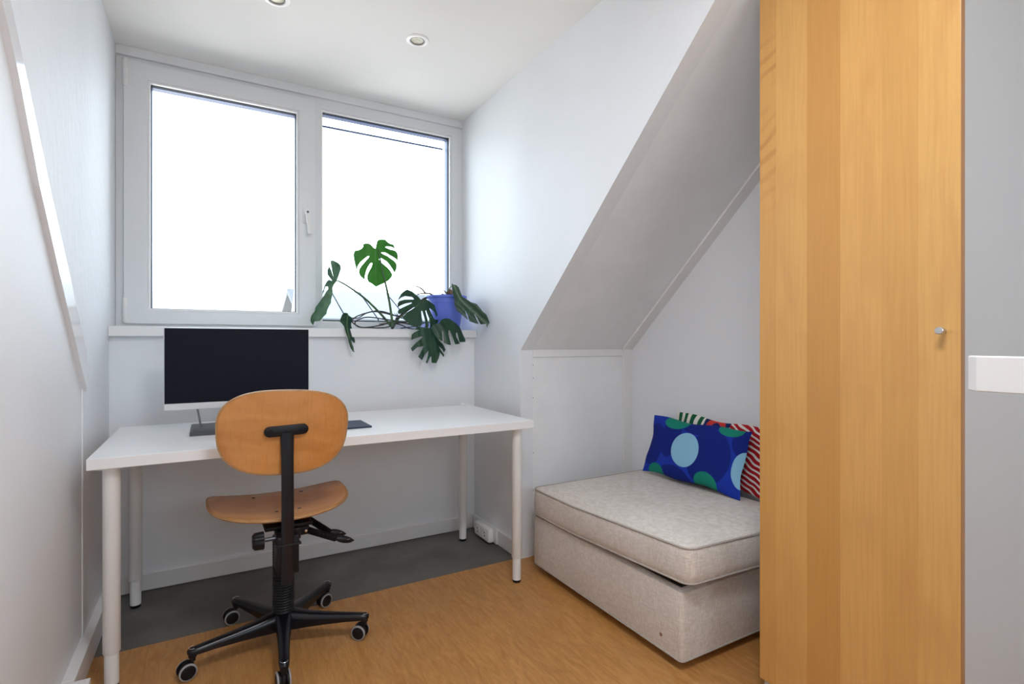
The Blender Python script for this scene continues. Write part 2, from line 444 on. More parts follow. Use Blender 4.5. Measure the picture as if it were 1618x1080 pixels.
# ------------------------------------------------------------------ window
def ring(bm, o, i, y0, y1, bev=0.0):
    # rectangular frame: o/i = (x0,z0,x1,z1)
    O = [(o[0], o[1]), (o[2], o[1]), (o[2], o[3]), (o[0], o[3])]; I = [(i[0], i[1]), (i[2], i[1]), (i[2], i[3]), (i[0], i[3])]
    V = {}
    for k, pts in (('o', O), ('i', I)):
        for y in (y0, y1): V[k, y] = [bm.verts.new((p[0], y, p[1])) for p in pts]
    fs = []
    for a in range(4):
        b = (a+1) % 4
        fs += [bm.faces.new([V['o', y0][a], V['o', y0][b], V['i', y0][b], V['i', y0][a]]),
               bm.faces.new([V['o', y1][b], V['o', y1][a], V['i', y1][a], V['i', y1][b]]),
               bm.faces.new([V['o', y0][b], V['o', y0][a], V['o', y1][a], V['o', y1][b]]),
               bm.faces.new([V['i', y0][a], V['i', y0][b], V['i', y1][b], V['i', y1][a]])]
    if bev:
        bmesh.ops.bevel(bm, geom=list({e for f in fs for e in f.edges if f.calc_area() > 0}), offset=bev, segments=2, profile=.5, affect='EDGES')
def grow(r, d): return (r[0]-d, r[1]-d, r[2]+d, r[3]+d)

win = empty('window_1', (0.487, YW, 1.15)); win['kind'] = 'structure'; win['label'] = 'white double dormer window with one opening sash and one fixed pane'
g1 = (-0.240, 1.238, 0.394, 2.282); g2 = (0.527, 1.194, 1.266, 2.325)
sash = (-0.341, 1.166, 0.491, 2.366)
bm = NB()
box(bm, (-0.371, YW, 1.178), (-0.330, 3.04, 2.352)); box(bm, (0.478, YW, 1.178), (0.515, 3.04, 2.352)); box(bm, (1.280, YW, 1.178), (1.345, 3.04, 2.352))
box(bm, (-0.371, YW, 1.15), (1.345, 3.04, 1.178)); box(bm, (-0.371, YW, 2.352), (1.345, 3.04, 2.388))
ring(bm, (0.505, 1.172, 1.288, 2.36), grow(g2, .009), YW+.001, YW+.020)
part('window_frame', bm, M['upvc'], win)
bm = NB(); box(bm, (-0.371, YW-.014, 2.3885), (1.345, 3.06, ZC), .002); part('head_trim', bm, M['upvc'], win)
bm = NB(); ring(bm, grow(g2, .010), g2, YW+.006, YW+.024, .002); part('glazing_bead', bm, M['trim'], win)
bm = NB(); ring(bm, sash, grow(g1, .010), YW-.020, YW+.02, .003); sh = part('sash', bm, M['upvc'], win)
bm = NB(); ring(bm, grow(g1, .011), g1, YW-.014, YW+.01, .003); part('glazing_bead', bm, M['trim'], win)
for g in (g1, g2):
    d = .010 if g is g1 else .024
    bm = NB(); ring(bm, grow(g, .004), grow(g, -.003), YW+d, YW+d+.006); part('gasket', bm, M['gasket'], win)
    bm = NB(); box(bm, (g[0]-.004, YW+d+.008, g[1]-.004), (g[2]+.004, YW+d+.012, g[3]+.004)); part('glass_pane', bm, M['glass'], win)
    bm = NB(); ring(bm, grow(g, .03), grow(g, -.004), YW+d+.014, YW+d+.055); part('outer_profile', bm, M['outer_frame'], win)
bm = NB(); box(bm, (0.53, YW+.075, 2.268), (1.25, YW+.085, 2.276)); part('outer_rail', bm, M['outer_frame'], win)
for z0, z1 in ((2.245, 2.372), (1.170, 1.285)):
    bm = NB()
    L = z1-z0
    lathe(bm, [(.0095, z0), (.011, z0+.002), (.011, z0+L*.33), (.0095, z0+L*.335), (.011, z0+L*.34), (.011, z0+L*.66), (.0095, z0+L*.665), (.011, z0+L*.67), (.011, z1-.002), (.009, z1)], (-0.334, YW-.014, 0), 'z', 16)
    part('hinge', bm, M['trim'], win, True)
bm = NB(); prism(bm, [(0.423, 1.705), (0.457, 1.705), (0.457, 1.785), (0.423, 1.785)], 'y', YW-.030, YW-.019, .004)
hb = part('handle_plate', bm, M['white_metal'], win, True)
bm = NB(); lathe(bm, [(.0001, YW-.0745), (.011, YW-.074), (.012, YW-.068), (.0115, YW-.03)], (0.440, 0, 1.755), 'y', 20)
box(bm, (0.429, YW-.074, 1.640), (0.451, YW-.060, 1.760), .005)
bmesh.ops.rotate(bm, cent=(0.440, YW, 1.755), matrix=Matrix.Rotation(R(-7), 3, 'Y'), verts=bm.verts)
part('handle', bm, M['white_metal'], win, True)
bm = NB(); lathe(bm, [(.0001, YW-.0765), (.0055, YW-.0762), (.0065, YW-.0740)], (0.440, 0, 1.755), 'y', 16); part('handle_lock', bm, M['dark_metal'], win, True)
bm = NB(); box(bm, (-0.3715, 2.765, 1.107), (1.3445, YW+.002, 1.150), .002); part('window_sill', bm, M['trim'], win)

w2 = empty('fill_window', (0.85, YREAR-.05, RW[1])); w2['kind'] = 'structure'  # unseen window, added so daylight from behind fills the room
bm = NB(); ring(bm, RW, grow(RW, -.05), YREAR-.08, YREAR-.02); part('window_frame', bm, M['upvc'], w2)
bm = NB(); box(bm, (RW[0]+.045, YREAR-.055, RW[1]+.045), (RW[2]-.045, YREAR-.05, RW[3]-.045)); part('glass_pane', bm, M['glass'], w2)

# ------------------------------------------------------------------ downlights
def downlight(x, y, label):
    r = empty('downlight', (x, y, ZC), 0, label, 'ceiling light', 'recessed spots in the dormer ceiling')
    bm = NB(); lathe(bm, [(.031, -.002), (.035, -.0065), (.043, -.0065), (.049, -.004), (.051, 0.0)], (0, 0, 0), 'z', 40, cap=False); obj('ring', bm, M['ring_white'], r, True)
    bm = NB(); lathe(bm, [(.0315, -.0030), (.0300, -.0055), (.0275, -.0005)], (0, 0, 0), 'z', 36, cap=False); obj('gimbal', bm, M['grey_rubber'], r, True)
    bm = NB(); lathe(bm, [(.0001, -.0010), (.021, -.0022), (.0290, -.0006)], (0, 0, 0), 'z', 32, cap=False); obj('lens', bm, M['lens'], r, True)
M['ring_white'] = mat('bright_white_enamel', (.93, .93, .92), .25)
M['lens'] = mat('lamp_lens', (0.72, 0.70, 0.55), 0.2, noise=0.3, nscale=60)
downlight(0.806, 2.262, 'round white recessed ceiling spot, the whole ring in view')
downlight(0.227, 2.262, 'round white recessed ceiling spot cut by the top of the photo')

# round overhead lamp out of view, added to brighten the room
cl = empty('fill_lamp', (0.50, 0.30, ZC), 0, 'round white lamp added out of view above the camera as fill light', 'fill lamp')
bm = NB(); lathe(bm, [(.27, 0), (.285, -.012), (.285, -.05), (.262, -.056), (.262, -.02), (.25, -.012)], (0, 0, 0), 'z', 48, cap=False); obj('fill_lamp_rim', bm, M['white_metal'], cl, True)
ld = bpy.data.lights.new('fill_lamp_disk', 'AREA'); ld.shape = 'DISK'; ld.size = 0.50; ld.energy = FILL_LAMP_W; ld.color = (0.95, 0.97, 1.0)
lo = bpy.data.objects.new('fill_lamp_disk', ld); COL.objects.link(lo); lo.parent = cl; lo.location = (0, 0, -.052)

# ================================================================== DESK
dx0, dx1, dy0, dy1 = -0.323, 1.263, 2.010, 2.70
desk = empty('desk', ((dx0+dx1)/2, (dy0+dy1)/2, 0), 0, 'long white desk with round metal legs under the window', 'desk')
bm = NB(); box(bm, (dx0, dy0, .696), (dx1, dy1, .730), .0015); part('tabletop', bm, M['desk'], desk)
for x, y in ((-0.268, 2.065), (1.205, 2.065), (-0.264, 2.640), (1.199, 2.640)):
    bm = NB(); lathe(bm, [(.045, .6955), (.045, .690), (.0235, .686), (.0235, .112), (.0215, .109), (.0195, .109), (.0195, .012)], (x, y, 0), 'z', 32)
    lg = part('leg', bm, M['white_metal'], desk, True, 35)
    bm = NB(); lathe(bm, [(.0175, .0005), (.0188, .003), (.0188, .0125)], (x, y, 0), 'z', 32); part('foot', bm, M['black'], lg, True)

# ================================================================== MONITOR
mon = empty('monitor', (0.11, 2.42, 0.7301), 0, 'flat black screen on a dark grey stand, left on the desk', 'computer screen')
T = lambda z: 2.45 + (z-0.985)*0.03
bm = NB(); box(bm, (-0.157, 2.4565, 0.815), (0.379, 2.478, 1.1395), .004); part('housing', bm, M['silver_plastic'], mon)
bm = NB(); box(bm, (-0.1535, 2.450, 0.8415), (0.3745, 2.4563, 1.1365), .001); part('screen', bm, M['screen'], mon)
bm = NB(); box(bm, (-0.1545, 2.4515, 0.8155), (0.3755, 2.4563, 0.8405), .001); part('chin', bm, M['silver_plastic'], mon)
bm = NB(); prism(bm, rrect(-0.066, 2.290, 0.295, 2.545, .012, 4, 1), 'z', .7325, .7445, .001); bs = part('stand_base', bm, M['dark_metal'], mon, True)
bm = NB(); prism(bm, rrect(-0.065, 2.291, 0.294, 2.544, .012, 4, 1), 'z', .7302, .7326); part('base_edge', bm, M['alu'], mon)
for xa in (-0.032, 0.247):
    bm = NB(); prism(bm, [(2.462, .828), (2.474, .828), (2.462, .7450), (2.448, .7450)], 'x', xa-.0035, xa+.0035, .001)
    bmesh.ops.transform(bm, matrix=Matrix.Shear('XY', 3, (-0.16, 0)).to_4x4(), space=Matrix.Translation((-xa, 0, -.745)), verts=bm.verts)
    part('stand_leg', bm, M['dark_metal'], mon)

bm = NB(); prism(bm, rrect(0.375, 2.178, 0.581, 2.372, .006, 4, 1), 'z', .7302, .7365, .001)
pd = empty('desk_pad', (0.48, 2.27, .7301), 0, 'flat dark blue pad lying on the desk behind the chair back', 'mouse pad')
part('pad', bm, M['pad'], pd)
bm = NB(); ring_ = [(0.375, 2.178), (0.581, 2.178)]
box(bm, (0.378, 2.179, .7366), (0.580, 2.1825, .7372)); part('hem', bm, M['gasket'], pd)

# small white cable plug on the far corner
pl = empty('cable_plug', (1.235, 2.68, .7301), 0, 'tiny white plug at the right rear corner of the desk', 'plug')
bm = NB(); prism(bm, rrect(1.205, 2.665, 1.225, 2.685, .006, 4, 1), 'z', .7303, .7440, .002); part('plug_body', bm, M['socket'], pl, True)
bm = NB(); tube(bm, smoothpath([(1.224, 2.675, .736), (1.234, 2.67, .739), (1.243, 2.676, .735), (1.252, 2.684, .738), (1.259, 2.690, .734)], 5), .0028, 8); part('cable', bm, M['socket'], pl, True)

# socket on the right baseboard
so = empty('wall_socket', (1.33, 2.60, 0.045), 0, 'white double wall socket on the right baseboard under the desk', 'socket')
bm = NB(); box(bm, (1.322, 2.480, 0.004), (1.3299, 2.700, 0.088), .003); part('back_plate', bm, M['socket'], so, True)
bm = NB(); box(bm, (1.285, 2.500, 0.008), (1.3222, 2.680, 0.084), .012, 4); part('housing', bm, M['socket'], so, True)
for y in (2.548, 2.632):
    bm = NB(); lathe(bm, [(.0001, 1.2895), (.019, 1.2890), (.0205, 1.2835), (.024, 1.2838), (.0245, 1.286)], (0, y, .046), 'x', 28); s = part('outlet', bm, M['socket'], so, True)
    bm = NB()
    for dz in (-.009, .009): lathe(bm, [(.0001, 1.2826), (.003, 1.2828), (.003, 1.2895)], (0, y, .046+dz), 'x', 10)
    part('pin_hole', bm, M['dark_hole'], s)

# ================================================================== CHAIR
chair = empty('office_chair', (0.230, 2.06, 0), R(1), 'plywood office chair on a black five-star base pushed up to the desk', 'office chair')
def cobj(name, bm, m, p=None, smooth=True, angle=None, label=None):
    o = obj(name, bm, m, p or chair, smooth, angle)
    if label: o['label'] = label
    return o
# backrest
def shell_plate(a, b, e, thick, f, n=72, rings=9, orient='xz'):
    bm = NB(); out = superell(1, 1, e, n)
    fr = [[], []]
    prof = [0.0001] + [i/rings for i in range(1, rings)] + [0.985, 1.0]
    front = []
    for s in prof: front.append([f(a*s*x, b*s*y, +1 if s < 1 else .55) for x, y in out])
    back = []
    for s in prof[::-1]: back.append([f(a*s*x, b*s*y, -1 if s < 1 else -.55) for x, y in out])
    loft(bm, front+back); return bm
BC = (-0.015, -0.190, 0.787)
def fback(u, v, s):
    h = 0.0055*s
    u2 = u*(1 - 0.10*(v/0.134)*(-1)*0.5)          # a little wider at the top
    y = 0.9*u*u + 0.25*v*v - 0.03*v
    t = R(-2)
    uu = u2*math.cos(t) - v*math.sin(t); vv = u2*math.sin(t) + v*math.cos(t)
    return (BC[0]+uu, BC[1]+y-h, BC[2]-vv*0 + vv)
bm = shell_plate(0.199, 0.135, 2.75, .011, fback); cobj('backrest', bm, M['ply'], angle=35)
# edge of the backrest
bm = NB(); tube(bm, [fback(.1990*x, .1350*y, 0) for x, y in superell(1, 1, 2.75, 96)], .0053, 6, closed=True); br = [o for o in COL.objects if o.name == 'backrest'][0]; cobj('veneer_edge', bm, M['ply_edge'], br)
# seat: D shape, straight towards the desk
def seat_out(n=88):
    out = []
    for i in range(n):
        t = 2*PI*i/n; c, s = math.cos(t), math.sin(t)
        e = 2.25 if s < 0 else 5.0
        x = 0.236*math.copysign(abs(c)**(2/e), c)
        y = (0.285 if s < 0 else 0.155)*math.copysign(abs(s)**(2/e), s)
        out.append((x, 0.108+y))
    return out
SO = seat_out()
def fseat(x, y, s, dz):
    z = 0.492 + 0.35*x*x*(1 if True else 0) - 0.008*math.exp(-((y-.04)**2)/.02) 
    if y > 0.12: z -= 0.9*(y-.12)**2
    if y < -.05: z += 0.35*(y+.05)**2
    return (x, y, z + dz)
cx0, cy0 = 0.0, 0.06
prof = [0.0001, .15, .3, .45, .6, .75, .87, .95, .985, 1.0]
rt = [[fseat(cx0+(x-cx0)*k, cy0+(y-cy0)*k, 1, .006 if k < 1 else .003) for x, y in SO] for k in prof]
rb = [[fseat(cx0+(x-cx0)*k, cy0+(y-cy0)*k, 1, -.006 if k < 1 else -.003) for x, y in SO] for k in prof[::-1]]
bm = NB(); loft(bm, rt+rb); seat = cobj('seat', bm, M['ply'], angle=35)
bm = NB(); tube(bm, [fseat(x*1.0, y, 1, 0) for x, y in SO], .0052, 6, closed=True); cobj('veneer_edge', bm, M['ply_edge'], seat)
for x, y in ((-.085, .155), (.085, .155), (-.03, -.06), (.045, -.06)):
    z = fseat(x, y, 1, .006)[2]
    bm = NB(); lathe(bm, [(.0001, z+.0012), (.0055, z+.0010), (.007, z-.001)], (x, y, 0), 'z', 14); cobj('screw', bm, M['black_steel'], seat)
# back post with T bracket
bm = NB()
pts = [(-.215, .30), (-.215, .46), (-.2135, .60), (-.209, .70), (-.2035, .775), (-.2015, .80)]
rings = []
for i, (y, z) in enumerate(pts):
    w = .0205 - (.0015 if i in (0, 1) else 0) - (.002 if 2 <= i <= 3 else 0)
    t = .006
    rings.append([(-.015+a*w+b2*.0, y+b*t, z) for a, b, b2 in ((-1, -.4, 0), (-.8, -1, 0), (.8, -1, 0), (1, -.4, 0), (1, 1, 0), (-1, 1, 0))])
loft(bm, rings); cobj('back_post', bm, M['black_steel'], angle=50)
bm = NB(); prism(bm, [(p[0], p[1]) for p in rrect(-.084, .779, .050, .812, .0162, 8, 1)], 'y', -.2085, -.1935, .002)
bmesh.ops.rotate(bm, cent=(-.017, -.2, .7955), matrix=Matrix.Rotation(R(-1.5), 3, 'Y'), verts=bm.verts)
tb = cobj('back_bracket', bm, M['black'], angle=50)
for x in (-.066, .032):
    bm = NB(); lathe(bm, [(.0001, -.2108), (.0050, -.2106), (.0062, -.2084)], (x, 0, .7955), 'y', 14); cobj('screw', bm, M['black_steel'], tb)
# mechanism under the seat
bm = NB(); box(bm, (-.075, -.135, .452), (.075, .15, .466), .004); box(bm, (-.105, -.02, .462), (.105, .012, .476), .003); box(bm, (-.10, .13, .458), (.10, .16, .474), .003)
box(bm, (-.036, -.150, .415), (.036, .05, .455), .006); cobj('seat_plate', bm, M['black'], angle=50)
bm = NB(); box(bm, (-.046, -.213, .330), (.020, -.125, .452), .004); box(bm, (-.050, -.207, .424), (.024, -.150, .431), .002); box(bm, (-.030, -.14, .37), (.012, -.03, .42), .003)
box(bm, (-.052, -.222, .424), (.026, -.205, .430), .002); cobj('post_clamp', bm, M['black'], angle=50)
# knob
bm = NB(); lathe(bm, [(.0065, -.085), (.0065, -.045)], (0, -.165, .438), 'x', 16); kn = cobj('knob_stem', bm, M['dark_metal'])
bm = NB()
rg = []
for xx, rr in ((-.080, .024), (-.081, .0270), (-.108, .0260), (-.115, .0190), (-.1155, .0001)):
    rg.append([(xx, -.165 + rr*(1+.05*(1 if i % 4 < 2 else -1))*math.cos(2*PI*i/40), .438 + rr*(1+.05*(1 if i % 4 < 2 else -1))*math.sin(2*PI*i/40)) for i in range(40)])
loft(bm, rg); cobj('knob', bm, M['black'], angle=40)
# two levers with ribbed sleeves
def lever(p0, p1, p2, p3):
    bm = NB(); tube(bm, smoothpath([p0, p1, p2, p3], 6), .0060, 10); L = cobj('lever', bm, M['black'])
    a, b = Vector(p1), Vector(p2); d = (b-a); n = 18; q = d.to_track_quat('Z', 'Y').to_matrix(); bm = NB()
    rings = []
    for i in range(n*2+1):
        rr = .0125 if i % 2 else .0095; c = a + d*(i/(n*2))
        rings.append([tuple(c + q @ Vector((rr*math.cos(2*PI*j/14), rr*math.sin(2*PI*j/14), 0))) for j in range(14)])
    loft(bm, rings); cobj('ribbed_sleeve', bm, M['black'], L, angle=20)
    bm = NB(); e = Vector(p3); s = Vector(p2); dd = e-s
    rings = []
    for k, (w, h) in enumerate(((.009, .008), (.0125, .0125), (.0135, .0135), (.013, .0125), (.009, .009), (.0005, .0005))):
        c = s + dd*(k/5*1.15)
        rings.append([(c.x + 0, c.y + w*math.cos(2*PI*j/14), c.z + h*math.sin(2*PI*j/14)) for j in range(14)])
    loft(bm, rings); cobj('lever_tip', bm, M['black'], L)
    bm = NB(); c = s + dd*.55
    tube(bm, [(c.x-.014, c.y-.0115, c.z+.002), (c.x+.014, c.y-.0115, c.z+.002)], .0011, 6); cobj('grip_mark', bm, M['grey_rubber'], L, label='small grey embossed mark')
lever((.030, -.09, .432), (.066, -.10, .425), (.165, -.085, .372), (.222, -.085, .355))
lever((.030, .01, .452), (.075, .00, .440), (.160, .005, .368), (.215, .005, .352))
bm = NB(); lathe(bm, [(.0001, -.1150), (.0045, -.1140), (.0060, -.1100), (.0060, -.09)], (.058, 0, .428), 'y', 16); cobj('pivot_pin', bm, M['chrome'], label='small chrome pivot pin')
bm = NB(); box(bm, (.016, -.108, .412), (.070, -.085, .444), .006); cobj('lever_bracket', bm, M['black'], angle=50)
# bellows column
bm = NB(); pr = [(.034, .118)]
nb = 30
for i in range(nb):
    z = .12 + i*(.275/nb); pr += [(.0375, z+.0022), (.0335, z+.0070)]
pr += [(.030, .398), (.030, .415)]
lathe(bm, pr, (0, 0, 0), 'z', 32); cobj('bellows_sleeve', bm, M['black'], angle=15)
bm = NB(); lathe(bm, [(.024, .39), (.024, .452)], (0, 0, 0), 'z', 20); cobj('gas_lift', bm, M['black_steel'])
# five-star base
bm = NB(); lathe(bm, [(.030, .058), (.044, .066), (.047, .085), (.044, .108), (.036, .119)], (0, 0, 0), 'z', 32); hub = cobj('base_hub', bm, M['black_steel'], angle=50)
RA = 0.285
for k in range(5):
    a = R(-169+72*k)
    ca, sa = math.cos(a), math.sin(a)
    bm = NB(); rings = []
    for r, w, zt, zb in ((.030, .029, .121, .060), (.055, .027, .117, .061), (.09, .0235, .110, .064), (.15, .020, .103, .068), (.22, .0175, .098, .072), (.27, .0165, .0945, .072), (.290, .0145, .0925, .073), (.300, .008, .0885, .076)):
        sec = [(-w*.92, zb), (w*.92, zb), (w, zb+(zt-zb)*.5), (w*.85, zt-.005), (w*.45, zt), (-w*.45, zt), (-w*.85, zt-.005), (-w, zb+(zt-zb)*.5)]
        rings.append([(r*ca - s*sa, r*sa + s*ca, z) for s, z in sec])
    loft(bm, rings); arm = cobj('base_arm', bm, M['black_steel'], angle=60)
    bm = NB(); pts = []
    for j in range(9):
        t = -PI/2 + PI*j/8; r = .282 + .013*math.cos(t); s = .0115*math.sin(t); pts.append((r*ca - s*sa, r*sa + s*ca, .0940-.0012*math.cos(t)))
    tube(bm, pts, .0011, 6); cobj('worn_edge', bm, M['chrome'], arm, label='bright worn metal edge at the arm tip')
    # caster
    tx, ty = RA*ca, RA*sa
    ang = [R(205), R(95), R(25), R(160), R(215)][k]      # direction the wheel trails
    ang = {0: R(195), 1: R(93), 2: R(140), 3: R(205), 4: R(190)}[k]
    dx, dy = math.cos(ang), math.sin(ang); nx, ny = -dy, dx
    cs = empty('caster', (tx, ty, 0)); cs.parent = chair
    bm = NB(); lathe(bm, [(.009, .052), (.009, .064), (.0125, .065), (.0125, .0755)], (0, 0, 0), 'z', 20)
    off = .017; wc = Vector((dx*off, dy*off, .0268))
    # hood over the wheels
    rings = []
    for s in (-1, -.4, .4, 1):
        ring1 = []
        for j in range(18):
            t = R(-25) + R(250)*j/17 - R(10)
            rr = .0215 if abs(s) < 1 else .019
            p = wc + Vector((dx, dy, 0))*(-rr*math.cos(t)*1.0) + Vector((0, 0, rr*math.sin(t)*1.25)) + Vector((nx, ny, 0))*(s*.0075)
            ring1.append(tuple(p))
        rings.append(ring1)
    loft(bm, rings); cobj('caster_housing', bm, M['black'], cs, angle=50)
    for s in (-1, 1):
        q = Matrix(((nx, dx, 0), (ny, dy, 0), (0, 0, 1)))    # local x -> axle
        def W(bm, prof):
            b = NB(); lathe(b, prof, (0, 0, 0), 'x', 30); bmesh.ops.transform(b, matrix=Matrix.Translation(wc) @ q.to_4x4(), verts=b.verts); return b
        b = W(None, [(.0185, s*.008), (.0255, s*.0085), (.0263, s*.0105), (.0263, s*.0165), (.0240, s*.0175), (.0205, s*.0170)])
        wh = cobj('wheel', b, M['black'], cs, angle=40)
        b = W(None, [(.0262, s*.0150), (.0268, s*.0160), (.0266, s*.0185), (.0250, s*.0205), (.0222, s*.0208), (.0218, s*.0170)])
        cobj('tyre_rim', b, M['grey_rubber'], cs, angle=40)
        b = W(None, [(.0001, s*.0205), (.010, s*.0218), (.0205, s*.0212), (.0218, s*.0200), (.0218, s*.009), (.0001, s*.009)])
        b.faces.ensure_lookup_table()
        cobj('wheel_cap', b, M['black'], cs, angle=40)

# ================================================================== OTTOMAN
ott = empty('ottoman', (1.70, 1.67, 0), 0, 'low beige linen ottoman with a thick piped cushion in the niche', 'ottoman')
ox0, ox1, oy0, oy1 = 1.337, 2.052, 1.222, 2.135
bm = NB(); o_ = rrect(ox0, oy0, ox1, oy1, .014, 6, 14)
cxx, cyy = (ox0+ox1)/2, (oy0+oy1)/2
def inset(pts, d):
    return [(x - math.copysign(min(d, abs(x-cxx)), x-cxx), y - math.copysign(min(d, abs(y-cyy)), y-cyy)) for x, y in pts]
def zring(pts, z): return [(x, y, z) for x, y in pts]
loft(bm, [zring(inset(o_, .012), .030), zring(inset(o_, .003), .033), zring(o_, .045), zring(o_, .15), zring(inset(o_, -.001), .24), zring(inset(o_, .004), .258), zring(inset(o_, .018), .263)])
base = part('base', bm, M['linen'], ott, True, 50)
bm = NB(); tube(bm, zring(inset(o_, .001), .036), .0035, 6, closed=True); part('piping', bm, M['piping'], base, True)
bm = NB(); box(bm, (ox0+.03, oy0+.03, .2632), (ox1-.03, oy1-.03, .268)); part('gap_shade', bm, M['void'], ott)  # black sheet that paints the shade between base and cushion
for x in (ox0+.06, ox1-.06):
    for y in (oy0+.06, oy1-.06):
        bm = NB(); lathe(bm, [(.018, .0005), (.02, .004), (.02, .0315)], (x, y, 0), 'z', 16); part('foot', bm, M['black'], ott, True)
bm = NB(); lathe(bm, [(.0001, 1.3358), (.006, 1.3362), (.007, 1.3372)], (0, 1.315, .085), 'x', 14); part('stain', bm, mat('brown_stain', (.30, .17, .09), .9, noise=.4, nscale=200), base, True, label='small brown stain')
# cushion
kx0, kx1, ky0, ky1 = 1.330, 2.058, 1.185, 2.132
k_ = rrect(kx0, ky0, kx1, ky1, .036, 7, 18)
kcx, kcy = (kx0+kx1)/2, (ky0+ky1)/2
def cdeform(x, y, z, top=False):
    lift = 0.030*max(0, (kcy+.15-y)/(kcy+.15-ky0)) * max(0, (kx1-x)/(kx1-kx0))**.6 + 0.004
    if z < .5 and not top: lift *= 1.0
    bulge = 0.0
    return (x, y, z + lift)
def kring(s, z, wave=0.0):
    out = []
    for x, y in k_:
        X = kcx+(x-kcx)*s; Y = kcy+(y-kcy)*s
        w = wave*(math.sin(X*17)*.5 + math.sin(Y*13+1))
        p = cdeform(X, Y, z + w); out.append(p)
    return out
def kside(out, z):
    pts = []
    for x, y in k_:
        L = math.hypot(x-kcx, y-kcy); pts.append(cdeform(x + (x-kcx)/L*out, y + (y-kcy)/L*out, z))
    return pts
zb, zt = .266, .384
rings = [kring(.05, zb+.004), kring(.6, zb+.003), kring(.94, zb+.002), kside(-.006, zb+.001), kside(0, zb+.006), kside(.004, zb+.03), kside(.006, zb+.06), kside(.003, zb+.09), kside(0, zt-.004), kside(-.005, zt+.001)]
for s, h in ((.965, .006), (.93, .0105), (.88, .015), (.8, .020), (.7, .0235), (.58, .026), (.44, .028), (.3, .029), (.15, .0295), (.02, .0295)):
    rings.append(kring(s, zt+h, .0012))
bm = NB(); loft(bm, rings); cush = part('cushion', bm, M['linen'], ott, True, 60)
bm = NB(); tube(bm, kside(.0005, zt), .0036, 6, closed=True); part('piping', bm, M['piping'], cush, True)
bm = NB(); tube(bm, kside(.0005, zb+.004), .0036, 6, closed=True); part('piping', bm, M['piping'], cush, True)
bm = NB()
for (cx_, cy_) in ((kx0+.012, ky0+.012),):
    tube(bm, [cdeform(cx_-.0005, cy_-.0005, zb+.008+i*(zt-zb-.012)/8) for i in range(9)], .0016, 6)
part('corner_seam', bm, M['piping'], cush, True)
bm = NB(); tube(bm, [(ox0+.0065, oy0+.0065, .045+i*.024) for i in range(9)], .0013, 6); part('corner_seam', bm, M['piping'], base, True)

# ================================================================== PILLOWS
def pillow(name, w, h, t, m, loc, rot, label, pinch=.055, seed=0):
    n = 40
    bm = NB(); rnd = random.Random(seed)
    ph = [rnd.uniform(0, 6) for _ in range(6)]
    V = {}
    for side in (1, -1):
        for i in range(n+1):
            for j in range(n+1):
                u = -1+2*i/n; v = -1+2*j/n
                edge = (i in (0, n) or j in (0, n))
                if side == -1 and edge: V[side, i, j] = V[1, i, j]; continue
                x = u*w/2*(1 - pinch*(1-v*v)*abs(u)**2); z = v*h/2*(1 - pinch*1.2*(1-u*u)*abs(v)**2)
                th = (max(0, 1-abs(u)**2.4)**.62)*(max(0, 1-abs(v)**2.4)**.62)
                wr = .0022*math.sin(9*u+ph[0]+3*v)*(abs(u)**2) + .0020*math.sin(11*v+ph[1]+4*u)*(abs(u)**3) + .002*math.sin(14*u+ph[2])*abs(v)**3
                y = side*(t/2*th) + wr*(0.4+th)
                x += .004*math.sin(5*v+ph[3])*abs(u)**3; z += .005*math.sin(6*u+ph[4])*abs(v)**3
                V[side, i, j] = bm.verts.new((x, y, z))
    for side in (1, -1):
        for i in range(n):
            for j in range(n):
                q = [V[side, i, j], V[side, i+1, j], V[side, i+1, j+1], V[side, i, j+1]]
                if len(set(q)) == 4: bm.faces.new(q)
    o = obj(name, bm, m, None, True, 80)
    o.location = loc; o.rotation_euler = rot
    return tag(o, label, 'pillow')

def pillow_blue():
    g = G('blue_dotted_cotton', .85); g.b.inputs['Specular IOR Level'].default_value = .15
    # local axes: X along the width (seen left is +X), Z height
    U = g.X; V = g.Z
    c = (0.012, 0.035, 0.34)
    n = g.noise(6)
    c = g.mix(g.rng(n, .3, .7), c, (0.014, 0.045, 0.42))
    for cu, cv, ru, rv in ((.23, .0, .075, .105), (-.12, -.005, .105, .12), (.07, -.14, .10, .06), (-.02, .14, .11, .06), (-.27, .10, .06, .08), (.12, .06, .06, .11), (-.06, -.02, .05, .1)):
        c = g.mix(g.disc(U, V, cu, cv, ru, rv), c, (0.008, 0.020, 0.20))
    gr = (0.012, 0.230, 0.165)
    for cu, cv, ru, rv in ((.115, .125, .075, .035), (.185, -.135, .052, .045), (-.115, -.125, .062, .052), (-.190, .135, .062, .034)):
        c = g.mix(g.disc(U, V, cu, cv, ru, rv), c, gr)
    for cu, cv, ru, rv in ((.015, .002, .080, .080), (-.285, -.030, .052, .080), (.335, .03, .055, .09)):
        c = g.mix(g.disc(U, V, cu, cv, ru, rv, .015), c, (0.26, 0.52, 0.72))
    return g.col(c)
